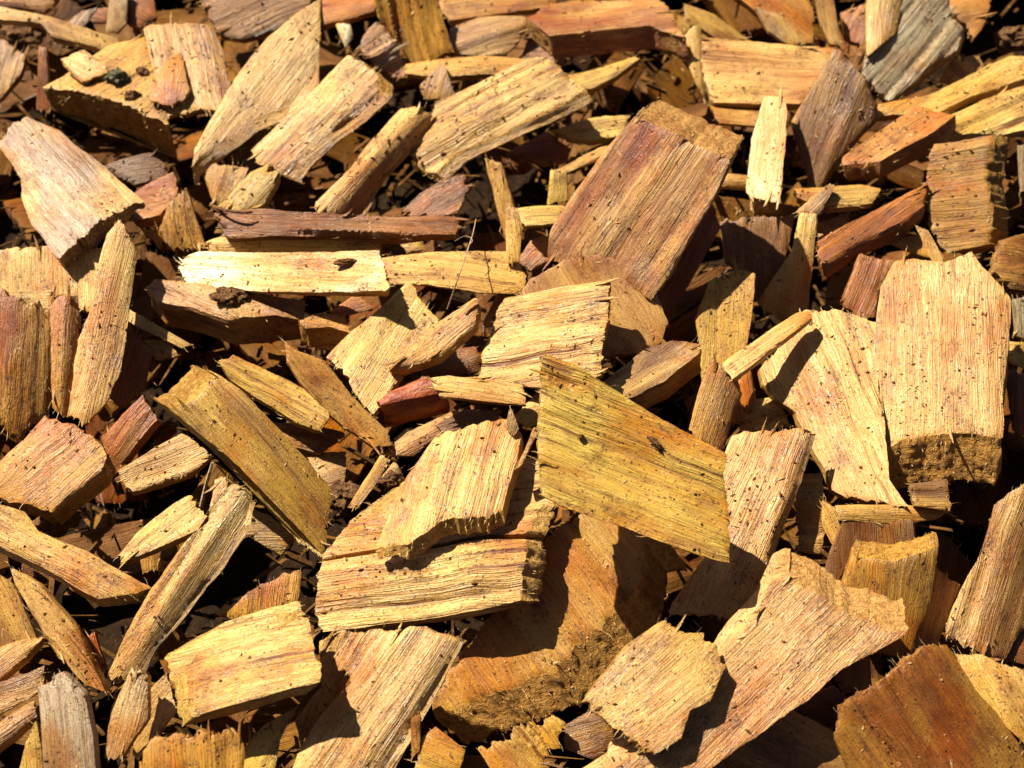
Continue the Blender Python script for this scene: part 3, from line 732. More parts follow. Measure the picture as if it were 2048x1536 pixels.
C('yellow stick butting against the white-gold stick', 'yellow/cream', (1, .12), (0, 10), .45, '762,508 900,502 1022,499 1052,546 1046,579 960,583 860,569 778,563', h=.3, N=(0, .5), short='yellow stick', **S)
C('bent cream strip lying against the reddish fuzzy-ended chunk', 'cream/yellow', (1, -.08), (0, 12), .35, '1016,412 1126,404 1124,444 1050,450 1038,428', h=.1, **S)
C('thin yellow strip standing under the bent cream strip', 'yellow/cream', (.1, 1), (3, 4), .25, '1012,415 1032,411 1042,442 1037,522 1014,528', h=-.1, **S)
C('pinkish-cream panel behind the dark ochre leaning chip', 'pink/cream', (1, .06), (0, 14), .45, '1404,74 1580,87 1668,95 1662,126 1641,150 1602,207 1500,207 1424,205 1409,150', h=.1, N=(0, .4), short='pinkish-cream panel')
C('slim tan-grey chip leaning on the pinkish-cream panel', 'tan/grey', (.5, .8), (0, 6), .3, '1511,13 1562,30 1603,82 1580,90 1538,62')
C('weathered grey slab with dark grooves along its length', 'grey', (-.65, .76), (10, 16), .6, '1752,-20 1902,-20 1907,30 1934,52 1916,92 1850,142 1785,194 1725,144 1738,80', h=.3, N=(.1, .35), rough=1.4, short='weathered grey slab')
C('smooth tan board flanking the weathered grey slab at the top', 'tan/cream', (-.2, 1), (0, 8), .4, '1736,-25 1810,-25 1790,60 1734,114', h=.3, N=(0, .35))
C('long pale yellow board entering from the side above another', 'yellow/cream', (.88, -.47), (0, 18), .5, '1753,205 1860,189 2020,111 2065,108 2065,147 1930,197 1875,222 1757,224', h=.1, N=(0, .55), rag=.2)
C('cream fibrous board below the long pale yellow board', 'cream/yellow', (.9, -.4), (0, 12), .5, '1898,226 1980,190 2065,168 2065,262 1960,264 1880,277 1868,266', h=.1, N=(0, .5), rag=.25, rough=1.4)
C('pinkish stick with an orange split end', 'pink/orange', (.82, -.55), (8, 42), .60, '1686,312 1775,250 1835,209 1910,232 1870,267 1760,324 1735,324 1688,327', h=.3, N=(-.05, .5), short='pinkish split-end stick', **S)
C('dark ochre chip leaning up beside the pinkish-cream panel', 'ochre/brown', (-.4, 1), (16, -4), .6, '1668,94 1695,114 1736,165 1753,210 1753,236 1700,292 1645,372 1617,424 1613,350 1588,270 1586,240 1604,210', h=.3, N=(-.1, .08), short='dark ochre leaning chip')
C('bright cream stub with a dark shaded end', 'cream/white', (-.15, 1), (14, 42), 1.0, '1528,194 1567,197 1571,220 1567,310 1560,406 1500,396 1490,381 1504,275', h=.5, N=(-.30, .46), short='bright cream stub', **S)
C('rounded tan stick behind the rusty ragged strip', 'tan/cream', (1, -.04), (0, 16), .45, '1588,373 1720,361 1760,374 1747,402 1660,412 1593,392', h=.1, N=(0, .5), bend=(0, -.15), **S)
C('ochre flap folded below the dark ochre leaning chip', 'ochre/tan', (.7, -.7), (3, 4), .25, '1592,418 1660,364 1671,370 1642,428 1598,430', h=.1)
C('rusty ragged strip sloping toward the tan grooved block', 'orange/rust', (.8, -.55), (8, 40), .6, '1626,492 1700,450 1790,399 1853,366 1850,411 1810,441 1720,482 1648,528', h=.2, N=(0, .5), rag=.25, rough=1.5, short='rusty ragged strip')
C('tan grooved block with a shaded side by the edge', 'tan/ochre', (1, -.12), (56, 6), .95, '1871,280 1990,263 1976,362 1987,440 1982,487 1895,507 1857,455 1850,370', h=.3, N=(-.1, .12), rough=1.5, short='tan grooved block')
C('cream twig-like stick in front of the tan grooved block', 'cream', (.4, 1), (3, 4), .25, '1831,449 1855,459 1888,515 1870,528', h=.3, **S)

C('slim orange-tan splinter board beside the tall cream splinter board', 'tan/orange', (-.05, 1), (4, 4), .35, '100,588 148,588 151,660 143,742 125,832 103,812 100,700', h=.2, N=(.1, .3))
C('yellow ridged chip cut by the edge with crumbling rust-brown foot', 'yellow/rust', (-.05, 1), (4, 10), .6, '-25,568 10,584 60,609 100,620 98,742 83,828 40,863 15,873 -25,825', h=.2, N=(.05, .15), rag=.25, rough=1.6, short='yellow ridged edge chip')
C('tall cream splinter board dusted with dirt specks', 'cream/yellow', (-.22, 1), (5, 6), .4, '213,466 235,443 256,470 272,500 264,560 252,640 239,737 205,802 168,845 133,838 145,760 155,680 186,600 191,540', h=.5, N=(0, .32), rag=.25, short='tall cream splinter board')
C('pinkish block with dark brown sawn end under the white-gold stick', 'mauve/pink', (.85, .4), (0, 62), 1.3, '288,562 312,553 380,565 520,582 606,590 608,628 458,637 318,592', h=.1, N=(0, .62), rough=1.6, short='pinkish brown-ended block')
C('small bright orange block beside the pinkish block', 'orange/gold', (1, .1), (3, 48), .68, '598,641 640,621 692,629 703,666 660,652 610,657', h=.1, N=(0, .5))
C('yellow tapered stick behind the ochre diagonal prism', 'yellow/gold', (.87, .5), (-4, 12), .45, '436,723 468,711 560,751 650,798 655,836 641,860 590,842 463,762', h=.2, N=(0, .3), short='yellow tapered stick', **S)
C('thin leaning tan shard with fuzzy upper tip', 'tan/pink', (.68, .73), (-4, 8), .35, '570,684 590,698 650,719 700,789 772,858 783,892 745,892 650,822 600,762 573,720', h=.3, N=(.05, .15), **L)
C('pale cream-yellow chip with soft sheen beside the curled golden flake', 'cream/yellow', (-.55, .83), (6, 14), .45, '818,564 877,633 841,691 800,747 745,825 725,802 688,741 655,717 700,671 797,581', h=.3, N=(-.05, .5), short='pale cream-yellow chip')
C('curled golden flake lying on the pale cream-yellow chip', 'gold/ochre', (.8, -.6), (8, 24), .36, '948,599 956,620 951,646 920,673 882,710 774,742 810,681 870,642', h=.6, N=(-.05, .35), bend=(.12, .05))
C('small red resinous block with glossy front', 'red/orange', (.9, -.4), (10, 50), .9, '755,802 780,779 850,749 880,764 892,782 800,800 760,812', h=.1, N=(0, .45), mat='resin')
C('short cream stick touching the big yellow diamond chip', 'cream/tan', (1, .15), (0, 8), .3, '857,756 896,752 1043,769 1052,809 975,802 878,791', h=.5, N=(0, .5), **S)
C('rounded mauve-grey knot chip behind the reddish-cream ridged chip', 'mauve/pink', (.5, .85), (4, 8), .5, '1043,592 1060,560 1130,521 1210,507 1282,519 1302,560 1339,646 1322,687 1293,705 1205,710', h=.4, N=(.05, .25), rough=.4, rag=.04, short='mauve-grey knot chip')
C('cream chip with a dark bark side right of the ridged chip', 'cream/brown', (.85, -.5), (12, 40), .9, '1193,772 1290,699 1345,682 1400,687 1402,706 1330,757 1270,792 1240,803', h=.1, N=(0, .5), short='bark-sided cream chip')
C('narrow tan chip between yellow diamond and thin tan stick', 'tan/ochre', (-.3, 1), (6, 5), .35, '1425,714 1470,757 1487,781 1456,871 1441,918 1378,857 1394,790', h=.2, N=(0, .15))
C('thin tan stick pointing up over the wavy pinkish board', 'cream/tan', (.83, -.56), (6, 14), .35, '1443,727 1595,621 1619,617 1622,631 1600,652 1464,757', h=1.0, N=(-.1, .55), short='thin tan stick', **S)
C('wavy pinkish board under the large cream block', 'cream/pink', (.38, .92), (0, 10), .5, '1520,736 1570,684 1610,629 1670,621 1750,638 1760,780 1770,850 1780,960 1824,1023 1690,995 1664,980 1644,931 1614,881 1589,821 1549,791 1526,766', h=.1, N=(-.30, .46), bend=(.1, -.12), rough=1.5, short='wavy pinkish board')
C('cream parallelogram board behind the yellow diamond chip', 'cream/pink', (-.38, .92), (18, 6), .4, '1465,866 1490,859 1600,852 1623,861 1591,960 1546,1081 1501,1231 1460,1237 1338,1224 1343,1204 1430,1080 1440,920', h=.1, N=(-.05, .32), short='cream parallelogram board')
C('ochre stub with an oval sawn top', 'ochre/gold', (-.15, 1), (10, -34), .9, '1710,1113 1790,1125 1872,1092 1880,1102 1862,1202 1822,1314 1738,1304 1686,1192', h=.2, N=(0, .0), rag=.02, rough=.3, facet=(2, 0), endtone='gold', fuzz=100, short='ochre stub')
C('pink speckled chip at the edge with rusty foot', 'pink/rust', (-.3, 1), (6, 8), .6, '1988,1010 2065,955 2065,1242 2020,1308 1930,1293 1891,1256 1903,1225 1958,1110', h=.2, N=(0, .25), rag=.2, short='pink speckled chip')
C('pale cream board at the edge beside the big orange-red slab', 'cream/yellow', (.55, .83), (0, 8), .4, '1914,1303 1980,1317 2065,1340 2065,1498 1945,1385', h=.1, N=(0, .4))
C('big orange-red slab filling the lower corner', 'rust/ochre', (.55, .83), (-4, 8), .6, '1688,1412 1760,1360 1850,1289 1897,1284 1952,1375 2065,1520 2065,1570 1715,1570 1678,1480', h=.3, N=(.1, .12), rough=1.3, short='big orange-red slab')

C('curved yellow-cream stick with an orange cut tip', 'cream/yellow', (.87, .5), (8, 24), .42, '-25,1002 45,1019 75,1061 170,1097 240,1139 302,1172 272,1190 195,1196 150,1171 70,1126 -25,1078', h=.3, N=(0, .4), short='curved yellow-cream stick', **S)
C('grey-stained orange chip with a red streak', 'orange/gold', (.75, -.65), (14, 34), .7, '85,824 157,857 213,905 201,940 130,993 100,1024 60,1006 -12,987 -12,924 48,871', h=.4, N=(-.08, .35), short='grey-stained orange chip')
C('small yellow chip with a ragged end leaning on the wavy stick', 'yellow/gold', (.8, -.6), (4, 12), .4, '233,1110 272,1060 345,1004 375,989 412,1035 396,1061 350,1081 250,1125', h=.1, N=(0, .4), rag=.3)
C('long wavy tan stick running down to a frayed end', 'cream/tan', (-.55, .83), (18, 14), .4, '423,954 470,958 499,985 481,1051 441,1112 350,1227 300,1287 262,1348 208,1352 234,1301 300,1181 375,1081 415,1040', h=.3, N=(-.1, .35), facet=(.1, .5), rag=.25, short='long wavy tan stick', **S)
C('pinkish split stick below the curved yellow-cream stick', 'tan/pink', (.6, .8), (7, 10), .45, '22,1136 72,1164 105,1204 150,1254 215,1388 170,1372 115,1312 80,1247 33,1170', h=.2, N=(.05, .3), rough=1.5, short='pinkish split stick', **S)
C('grey weathered board standing at the bottom edge', 'grey', (.12, 1), (8, 6), .5, '68,1370 122,1336 165,1385 182,1470 192,1560 85,1560 77,1440', h=.3, N=(-.1, .3), short='grey weathered board')
C('pale grey-cream sliver pointing up near the bottom', 'cream/grey', (-.25, 1), (6, 6), .4, '262,1332 293,1349 294,1436 241,1518 210,1502 221,1430', h=.1, N=(-.05, .3), rag=.25, **L)
C('ochre diagonal prism with a crumbly orange sawn end', 'ochre/yellow', (.66, .75), (-60, -24), 1.1, '345,818 395,790 430,742 480,775 570,870 662,978 655,1050 648,1112 600,1060 520,975 440,900 380,850', h=.8, N=(.12, .30), rag=.06, endtone='amber', fuzz=400, short='ochre diagonal prism')
C('ridged cream board slanting to the bottom edge', 'cream/pink', (-.55, .83), (16, 12), .4, '690,1258 845,1254 905,1266 922,1272 882,1346 832,1442 762,1560 568,1560 590,1500 640,1430 702,1362 655,1322', h=.1, N=(-.08, .36), facet=(.25, .45), rough=1.5, short='ridged cream board')
C('broad orange flake with a wide crumbly sawn rim', 'orange/tan', (.58, .82), (52, 70), 1.12, '1060,1100 1190,1000 1330,1060 1290,1090 1283,1120 1285,1150 1250,1200 1180,1270 1105,1345 1030,1375 975,1390 915,1415 872,1428 862,1394 900,1350 930,1300 1000,1200', h=-.9, N=(-.02, .35), rag=.14, rough=.9, endtone='amber', short='broad orange flake')

# --- upper layer
C('fishtail chip with a flared sawn upper end', 'cream/pink', (-.72, .70), (14, -52), 1.1, '1543,1167 1577,1147 1640,1182 1700,1227 1812,1266 1690,1336 1622,1397 1541,1452 1400,1550 1290,1572 1200,1560 1330,1480 1400,1380 1430,1330 1510,1240', h=.5, N=(0, .36), bend=(.1, .15), rag=.06, endtone='gold', fuzz=200, short='fishtail chip')
C('rough tan chip with crumbling lower corner', 'cream/tan', (.75, -.65), (-6, 14), .6, '1168,1391 1260,1289 1330,1233 1402,1269 1442,1309 1447,1341 1421,1402 1381,1422 1366,1478 1310,1508 1260,1472 1200,1432', h=.8, N=(0, .38), rag=.2, rough=.4, short='rough tan chip')
C('reddish chunk with a fuzzy sawn upper end', 'pink/rust', (-.55, .83), (58, -70), 1.9, '1272,228 1330,262 1382,290 1440,309 1457,322 1422,402 1375,480 1330,560 1300,600 1230,545 1092,522 1099,460 1158,370 1214,290', h=.9, N=(-.28, .08), rough=1.2, facet=(2, 0), bend=(0, -.08), rag=.06, endtone='tan', fuzz=500, short='reddish fuzzy-ended chunk')
C('reddish-cream ridged chip in the middle of the pile', 'cream/pink', (1, -.17), (9, 12), .45, '1008,591 1040,584 1218,554 1222,572 1212,651 1197,747 1170,768 1080,772 948,757 979,670', h=.8, N=(-.30, .46), rough=1.9, short='reddish-cream ridged chip')
C('cracked striped slab lying under the pale block', 'cream/pink', (1, -.13), (44, 16), .8, '638,1101 700,1010 780,940 1060,889 1086,960 1062,1051 1047,1141 1040,1197 880,1227 640,1260 629,1225 634,1150', h=.5, N=(-.12, .42), rough=2.0, crack=-.1, short='cracked striped slab')
C('pale block with crumbly lower edge lying on the cracked slab', 'cream/gold', (.28, -.96), (5, 38), .52, '749,1077 790,985 815,940 870,869 935,854 1016,836 1042,870 1026,940 1006,1017 965,1032 880,1042 820,1082', h=1.2, N=(0, .52), rag=.14, short='pale block')
C('big yellow diamond chip in the middle leaning toward the viewer', 'yellow/gold', (.92, .38), (-6, 6), .45, '1088,711 1150,734 1200,764 1330,844 1452,909 1447,950 1460,1010 1457,1125 1380,1102 1250,1052 1120,1012 1082,991 1079,900 1084,800', h=2.6, N=(.02, .33), rough=1.7, rag=.05, short='big yellow diamond chip')
C('sheen-lit cream slab with a yellow side near the bottom', 'cream/yellow', (.97, -.25), (-26, 30), .56, '352,1284 440,1237 585,1190 612,1245 641,1335 639,1365 590,1377 480,1412 382,1434', h=.7, N=(-.30, .46), rough=1.5, short='sheen-lit cream slab')
C('large cream block with a rough brown sawn front', 'cream/pink', (.02, 1), (0, 108), 1.42, '1742,912 1750,800 1748,680 1765,570 1790,520 1835,514 1890,524 1945,498 1966,530 1996,560 2023,590 2021,680 2012,760 2006,868 1940,862 1870,866 1800,878', h=1.0, N=(-.08, .42), endtone='amber', rag=.05, rough=.3, bend=(-.08, -.14), short='large cream block')
C('blunt golden chip cut by the bottom edge under the cream slab', 'gold/tan', (.05, 1), (0, 5), .5, '283,1502 300,1481 375,1464 476,1460 488,1500 483,1570 278,1570', h=.5, N=(0, .2), rag=.15, short='blunt golden chip')
C('tiny grey sliver standing on the upper corner of the pale block', 'grey', (.2, -1), (2, 3), .2, '1010,852 1020,814 1037,856 1026,872', h=.6, **L)
C('slender tan splinter slanting between pale block and yellow diamond', 'tan', (.4, -1), (3, 3), .2, '1028,942 1068,853 1080,858 1046,928', h=.6, **L)
for _c in CHIPS:
    if _c['kw'].get('mat') == 'resin':
        _c['kw']['mat'] = M_RESIN

def place(c, i):
    P = c['P']
    cen = P.mean(0)
    rc = ray(*cen)
    D0 = (c['h'] - CAM[2]) / rc[2]
    t = c['t']
    a = np.array([c['d'][0], -c['d'][1]]) / 78.8
    dep = math.sqrt(max(t * t - a @ a, (0.12 * t) ** 2))
    e = a[0] * RIGHT + a[1] * UP + dep * FWD
    e = e / np.linalg.norm(e)
    if c['N'] is not None:
        nx, ny = c['N']
        n = nx * RIGHT + ny * UP - math.sqrt(max(0.05, 1 - nx * nx - ny * ny)) * FWD
        n /= np.linalg.norm(n)
    else:
        n = -e
    m = inside(bx, by, P)
    if not m.any():
        m = np.hypot(bx - cen[0], by - cen[1]) < 8
    k = (rc @ n) / (BR[m] @ n)
    lim = np.sort((buf[m] - 0.12) / k)
    D = min(D0, lim[int(len(lim) * 0.04)])
    dz = D * k
    buf[m] = np.minimum(buf[m], dz)
    owner[m] = i
    O = CAM + D * rc
    rays = ray(P[:, 0], P[:, 1])
    W = CAM + (D * (rc @ n) / (rays @ n))[:, None] * rays
    gv = np.array(c['grain'], float); gv /= np.linalg.norm(gv)
    q = ray(cen[0] + gv[0] * 10, cen[1] + gv[1] * 10)
    g = CAM + D * (rc @ n) / (q @ n) * q - O
    g /= np.linalg.norm(g)
    v = np.cross(n, g)
    P2 = np.column_stack([(W - O) @ g, (W - O) @ v])
    return O, g, v, n, e * t, P2

# ------------------------------------------------------------------ the ground under the pile
def make_ground():
    n = 150
    xs = np.linspace(-34, 34, n); ys = np.linspace(-30, 44, n)
    X, Y = np.meshgrid(xs, ys, indexing='ij')
    Z = -5.5 + 0.5 * vn(X * .3, Y * .3, 1, 5) + 0.25 * vn(X, Y, 2, 6) + 0.15 * vn(X * 2.3, Y * 2.3, 3, 7)
    V = np.column_stack([X.ravel(), Y.ravel(), Z.ravel()]) * CM
    F = [(i * n + j, (i + 1) * n + j, (i + 1) * n + j + 1, i * n + j + 1) for i in range(n - 1) for j in range(n - 1)]
    o = mesh_obj('ground', V, F, [M_SOIL])
    o['kind'] = 'structure'
make_ground()

HEIGHTS = []
for i, c in enumerate(CHIPS):
    O, g, v, n, e, P2 = place(c, i)
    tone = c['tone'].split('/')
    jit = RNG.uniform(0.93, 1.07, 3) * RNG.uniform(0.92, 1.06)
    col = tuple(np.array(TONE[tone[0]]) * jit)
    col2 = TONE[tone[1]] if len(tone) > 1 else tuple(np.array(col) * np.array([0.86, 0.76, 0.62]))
    kw = dict(c['kw'])
    if 'facet' not in kw and RNG.random() < 0.55:
        kw['facet'] = (RNG.uniform(-.4, .5), RNG.uniform(.10, .45))
    if 'bend' not in kw:
        kw['bend'] = tuple(RNG.uniform(-.16, .08, 2) * min(1, np.ptp(P2[:, 0]) / 3))
    HEIGHTS.append(O[2])
    c['O'] = O
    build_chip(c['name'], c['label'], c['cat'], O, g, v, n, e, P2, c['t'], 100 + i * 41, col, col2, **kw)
print('HEIGHT z cm: min %.2f max %.2f mean %.2f' % (min(HEIGHTS), max(HEIGHTS), np.mean(HEIGHTS)))
hi = sorted(range(len(CHIPS)), key=lambda i: -HEIGHTS[i])[:12]
print('HIGH', [(round(HEIGHTS[i], 1), CHIPS[i]['label'][:40]) for i in hi])

# ------------------------------------------------------------------ chips buried in the gaps and the litter round the pile
FILL_TONES = ['tan', 'ochre', 'brown', 'rust', 'brown', 'ochre', 'orange', 'tan', 'ochre', 'brown']
TONE_WORD = {'tan': 'tan', 'ochre': 'ochre', 'brown': 'dark brown', 'rust': 'rust red', 'pink': 'pinkish', 'yellow': 'yellow', 'orange': 'orange', 'cream': 'cream'}
rf = np.random.default_rng(5)
def filler_geom(x, y, z, big=1.0):
    Lh, Wh = rf.uniform(0.9, 2.3) * big, rf.uniform(0.35, 1.0) * big
    sk = rf.uniform(-.5, .5)
    n = np.array([rf.uniform(-.45, .45), rf.uniform(-.5, .3), 1.0]); n /= np.linalg.norm(n)
    a = rf.uniform(0, math.pi)
    g = np.array([math.cos(a), math.sin(a), 0]); g -= n * (g @ n); g /= np.linalg.norm(g)
    v = np.cross(n, g)
    P2 = np.array([(-Lh - sk * Wh, -Wh), (Lh * rf.uniform(.8, 1) - sk * Wh, -Wh * rf.uniform(.7, 1)), (Lh + sk * Wh, Wh * rf.uniform(.6, 1)), (-Lh * rf.uniform(.8, 1) + sk * Wh, Wh)])
    return np.array([x, y, z]), g, v, n, P2
# open hollows between the chips, where nothing but soil lies below
HOLLOWS = [(330, 985, 60), (530, 1150, 90), (260, 1235, 60), (130, 1090, 40), (780, 370, 60), (690, 340, 40), (950, 400, 50), (1960, 60, 70),
           (1930, 1090, 60), (1770, 1340, 60), (1620, 560, 40), (2030, 1010, 50), (20, 430, 50), (110, 230, 40), (390, 270, 40), (905, 1290, 40), (190, 1400, 40)]
fillers = []
for layer, (z0, z1, cnt) in enumerate(((-2.1, -3.1, 85), (-3.4, -4.7, 190))):
    for _ in range(cnt):
        fx, fy, fz = rf.uniform(-17, 17), rf.uniform(-14, 19), rf.uniform(z1, z0)
        rel = np.array([fx, fy, fz]) - CAM
        qx = 1024 + (rel @ RIGHT) / (rel @ FWD) / TANH * 1024; qy = 768 - (rel @ UP) / (rel @ FWD) / TANH * 1024
        if any((qx - a) ** 2 + (qy - b) ** 2 < (r + 25) ** 2 for a, b, r in HOLLOWS):
            continue
        fillers.append(filler_geom(fx, fy, fz))
covered = owner >= 0
fbuf = np.full(buf.shape, 1e9); fown = np.full(buf.shape, -1)
fpix = []
for i, (O, g, v, n, P2) in enumerate(fillers):
    W = O + P2[:, :1] * g + P2[:, 1:] * v
    rel = W - CAM
    dep = rel @ FWD
    px = 1024 + (rel @ RIGHT) / dep / TANH * 1024
    py = 768 - (rel @ UP) / dep / TANH * 1024
    m = inside(bx, by, np.column_stack([px, py]))
    if not m.any():
        continue
    dd = ((O - CAM) @ n) / (BR[m] @ n)
    s = dd < fbuf[m]
    idx = np.argwhere(m)[s]
    fbuf[idx[:, 0], idx[:, 1]] = dd[s]; fown[idx[:, 0], idx[:, 1]] = i
inframe = (bx > 0) & (bx < 2048) & (by > 0) & (by < 1536)
vis = (~covered) & inframe & (fown >= 0)
ids, cnts = np.unique(fown[vis], return_counts=True)
seen = {int(i): int(c) for i, c in zip(ids, cnts) if c >= 26}
lm = [c for c in CHIPS if c['short']]
used_labels = {}
litter = []
for i, (O, g, v, n, P2) in enumerate(fillers):
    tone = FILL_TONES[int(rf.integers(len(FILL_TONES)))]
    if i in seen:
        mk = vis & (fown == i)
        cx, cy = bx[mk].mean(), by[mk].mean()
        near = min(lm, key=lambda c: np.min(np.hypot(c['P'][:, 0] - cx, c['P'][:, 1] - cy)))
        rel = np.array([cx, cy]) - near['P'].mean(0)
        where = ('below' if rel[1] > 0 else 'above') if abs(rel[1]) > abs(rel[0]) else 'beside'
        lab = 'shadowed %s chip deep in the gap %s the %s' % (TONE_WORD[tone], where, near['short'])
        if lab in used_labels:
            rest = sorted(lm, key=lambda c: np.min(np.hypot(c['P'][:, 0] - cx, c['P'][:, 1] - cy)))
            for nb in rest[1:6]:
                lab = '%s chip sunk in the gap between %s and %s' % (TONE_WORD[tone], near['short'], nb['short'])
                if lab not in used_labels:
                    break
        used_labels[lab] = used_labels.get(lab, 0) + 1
        col = np.array(TONE[tone]) * rf.uniform(.35, .70) * np.array([1, .9, .65])  # tone darkened to stand in for the shade down in the gaps
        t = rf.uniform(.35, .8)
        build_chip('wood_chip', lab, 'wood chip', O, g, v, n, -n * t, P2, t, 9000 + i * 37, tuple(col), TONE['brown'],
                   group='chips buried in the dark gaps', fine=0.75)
    else:
        litter.append((O, g, v, n, P2))
print('FILLERS seen', len(seen), 'shared labels', sum(1 for k in used_labels.values() if k > 1))

def litter_object():
    rl = np.random.default_rng(31)
    items = list(litter)
    for _ in range(1900):                       # the pile goes on past the frame
        x, y = rl.uniform(-31, 31), rl.uniform(-27, 40)
        rel = np.array([x, y, -0.8]) - CAM
        dep = rel @ FWD
        if dep <= 1: continue
        px = 1024 + (rel @ RIGHT) / dep / TANH * 1024; py = 768 - (rel @ UP) / dep / TANH * 1024
        if -190 < px < 2238 and -190 < py < 1726:
            continue
        items.append(filler_geom(x, y, rl.uniform(-3.2, -0.3), 1.15))
    AV, AF, AG, base = [], [], [], 0
    for q, (O, g, v, n, P2) in enumerate(items):
        t = rl.uniform(.3, .8)
        rs = resample(P2, 0.45)[:, :2]
        rs = rs + rl.normal(0, .045, rs.shape)
        m = len(rs)
        hh = rl.normal(0, .03, m)
        T = O + rs[:, :1] * g + rs[:, 1:] * v + hh[:, None] * n
        B = O + rs[:, :1] * .94 * g + rs[:, 1:] * .94 * v - n * t
        AV += [T, B]
        off = rl.uniform(-40, 40, 3)
        AG += [np.column_stack([rs, hh]) + off, np.column_stack([rs, hh - t]) + off]
        AF.append(tuple(range(base, base + m)))
        AF.append(tuple(range(base + 2 * m - 1, base + m - 1, -1)))
        for j in range(m):
            j2 = (j + 1) % m
            AF.append((base + j2, base + j, base + m + j, base + m + j2))
        base += 2 * m
    A = np.vstack(AV)
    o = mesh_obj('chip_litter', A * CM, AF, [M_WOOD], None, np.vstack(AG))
    o.color = (*(np.array(TONE['ochre']) * .45), 1); o['stain'] = TONE['brown']; o['groove'] = .5; o['gloss'] = 0.08  # ochre dimmed: shade under the pile is put into the litter colour
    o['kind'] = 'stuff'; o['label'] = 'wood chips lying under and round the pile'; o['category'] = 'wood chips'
litter_object()

def fines_object():
    # short brown splinters and bark fines between and under the chips
    rl = np.random.default_rng(91)
    AV, AF = [], []
    for q in range(5000):
        x, y = rl.uniform(-17, 17), rl.uniform(-14, 19)
        z = rl.uniform(-5.0, -2.8) if q % 4 else rl.uniform(-2.8, -1.6)
        rel = np.array([x, y, z]) - CAM
        qx = 1024 + (rel @ RIGHT) / (rel @ FWD) / TANH * 1024; qy = 768 - (rel @ UP) / (rel @ FWD) / TANH * 1024
        if any((qx - a) ** 2 + (qy - b) ** 2 < r ** 2 for a, b, r in HOLLOWS) and z > -3.6:
            continue
        a, el = rl.uniform(0, 2 * math.pi), rl.uniform(-.6, .6)
        d = np.array([math.cos(a) * math.cos(el), math.sin(a) * math.cos(el), math.sin(el)])
        s1 = np.cross(d, [0.1, 0.2, 1.0]); s1 /= np.linalg.norm(s1); s2 = np.cross(d, s1)
        ln = rl.uniform(.10, .55); w1, w2 = rl.uniform(.02, .11), rl.uniform(.015, .05)
        p = np.array([x, y, z]); b = len(AV) * 8
        cs = []
        for e_ in (-1, 1):
            k = rl.uniform(.35, 1.0)
            for m1, m2 in ((-1, -1), (1, -1), (1, 1), (-1, 1)):
                cs.append(p + d * ln * e_ * rl.uniform(.8, 1.1) + s1 * w1 * m1 * k + s2 * w2 * m2 * k)
        AV.append(np.array(cs))
        AF += [(b, b + 3, b + 2, b + 1), (b + 4, b + 5, b + 6, b + 7)] + [(b + i, b + (i + 1) % 4, b + 4 + (i + 1) % 4, b + 4 + i) for i in range(4)]
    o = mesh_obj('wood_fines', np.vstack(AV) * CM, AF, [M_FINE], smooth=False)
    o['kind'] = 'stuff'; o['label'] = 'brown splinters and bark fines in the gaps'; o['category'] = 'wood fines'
fines_object()

# ------------------------------------------------------------------ clods, lumps and roots lying in the pile
def on_pile(px, py):
    ix = int(round(px / SC - .5)) + MARG; iy = int(round(py / SC - .5)) + MARG
    r = ray(px, py)
    return CAM + buf[iy, ix] * r

def clod(name, label, cat, px, py, size, seed, mat, flat=0.6, rot=0.0, lift=.3, k=1.0):
    bm = bmesh.new()
    bmesh.ops.create_icosphere(bm, subdivisions=4, radius=1.0)
    V = np.array([v.co[:] for v in bm.verts])
    F = [tuple(v.index for v in f.verts) for f in bm.faces]
    bm.free()
    r = 1 + k * (.38 * vn(V[:, 0] * 1.6, V[:, 1] * 1.6, V[:, 2] * 1.6, seed) + .22 * vn(V[:, 0] * 4, V[:, 1] * 4, V[:, 2] * 4, seed + 1) + .12 * vn(V[:, 0] * 9, V[:, 1] * 9, V[:, 2] * 9, seed + 2))
    V = V * r[:, None] * np.array([size[0], size[1], size[0] * flat])
    c, s = math.cos(rot), math.sin(rot)
    V = np.column_stack([V[:, 0] * c - V[:, 1] * s, V[:, 0] * s + V[:, 1] * c, V[:, 2]])
    p = on_pile(px, py) + np.array([0, 0, size[0] * flat * lift])
    o = mesh_obj(name, V * CM, F, [mat])
    o.location = Vector(p * CM)
    o['label'] = label; o['category'] = cat
    SOLIDS.append((V + p, F, None, 0))
    return o

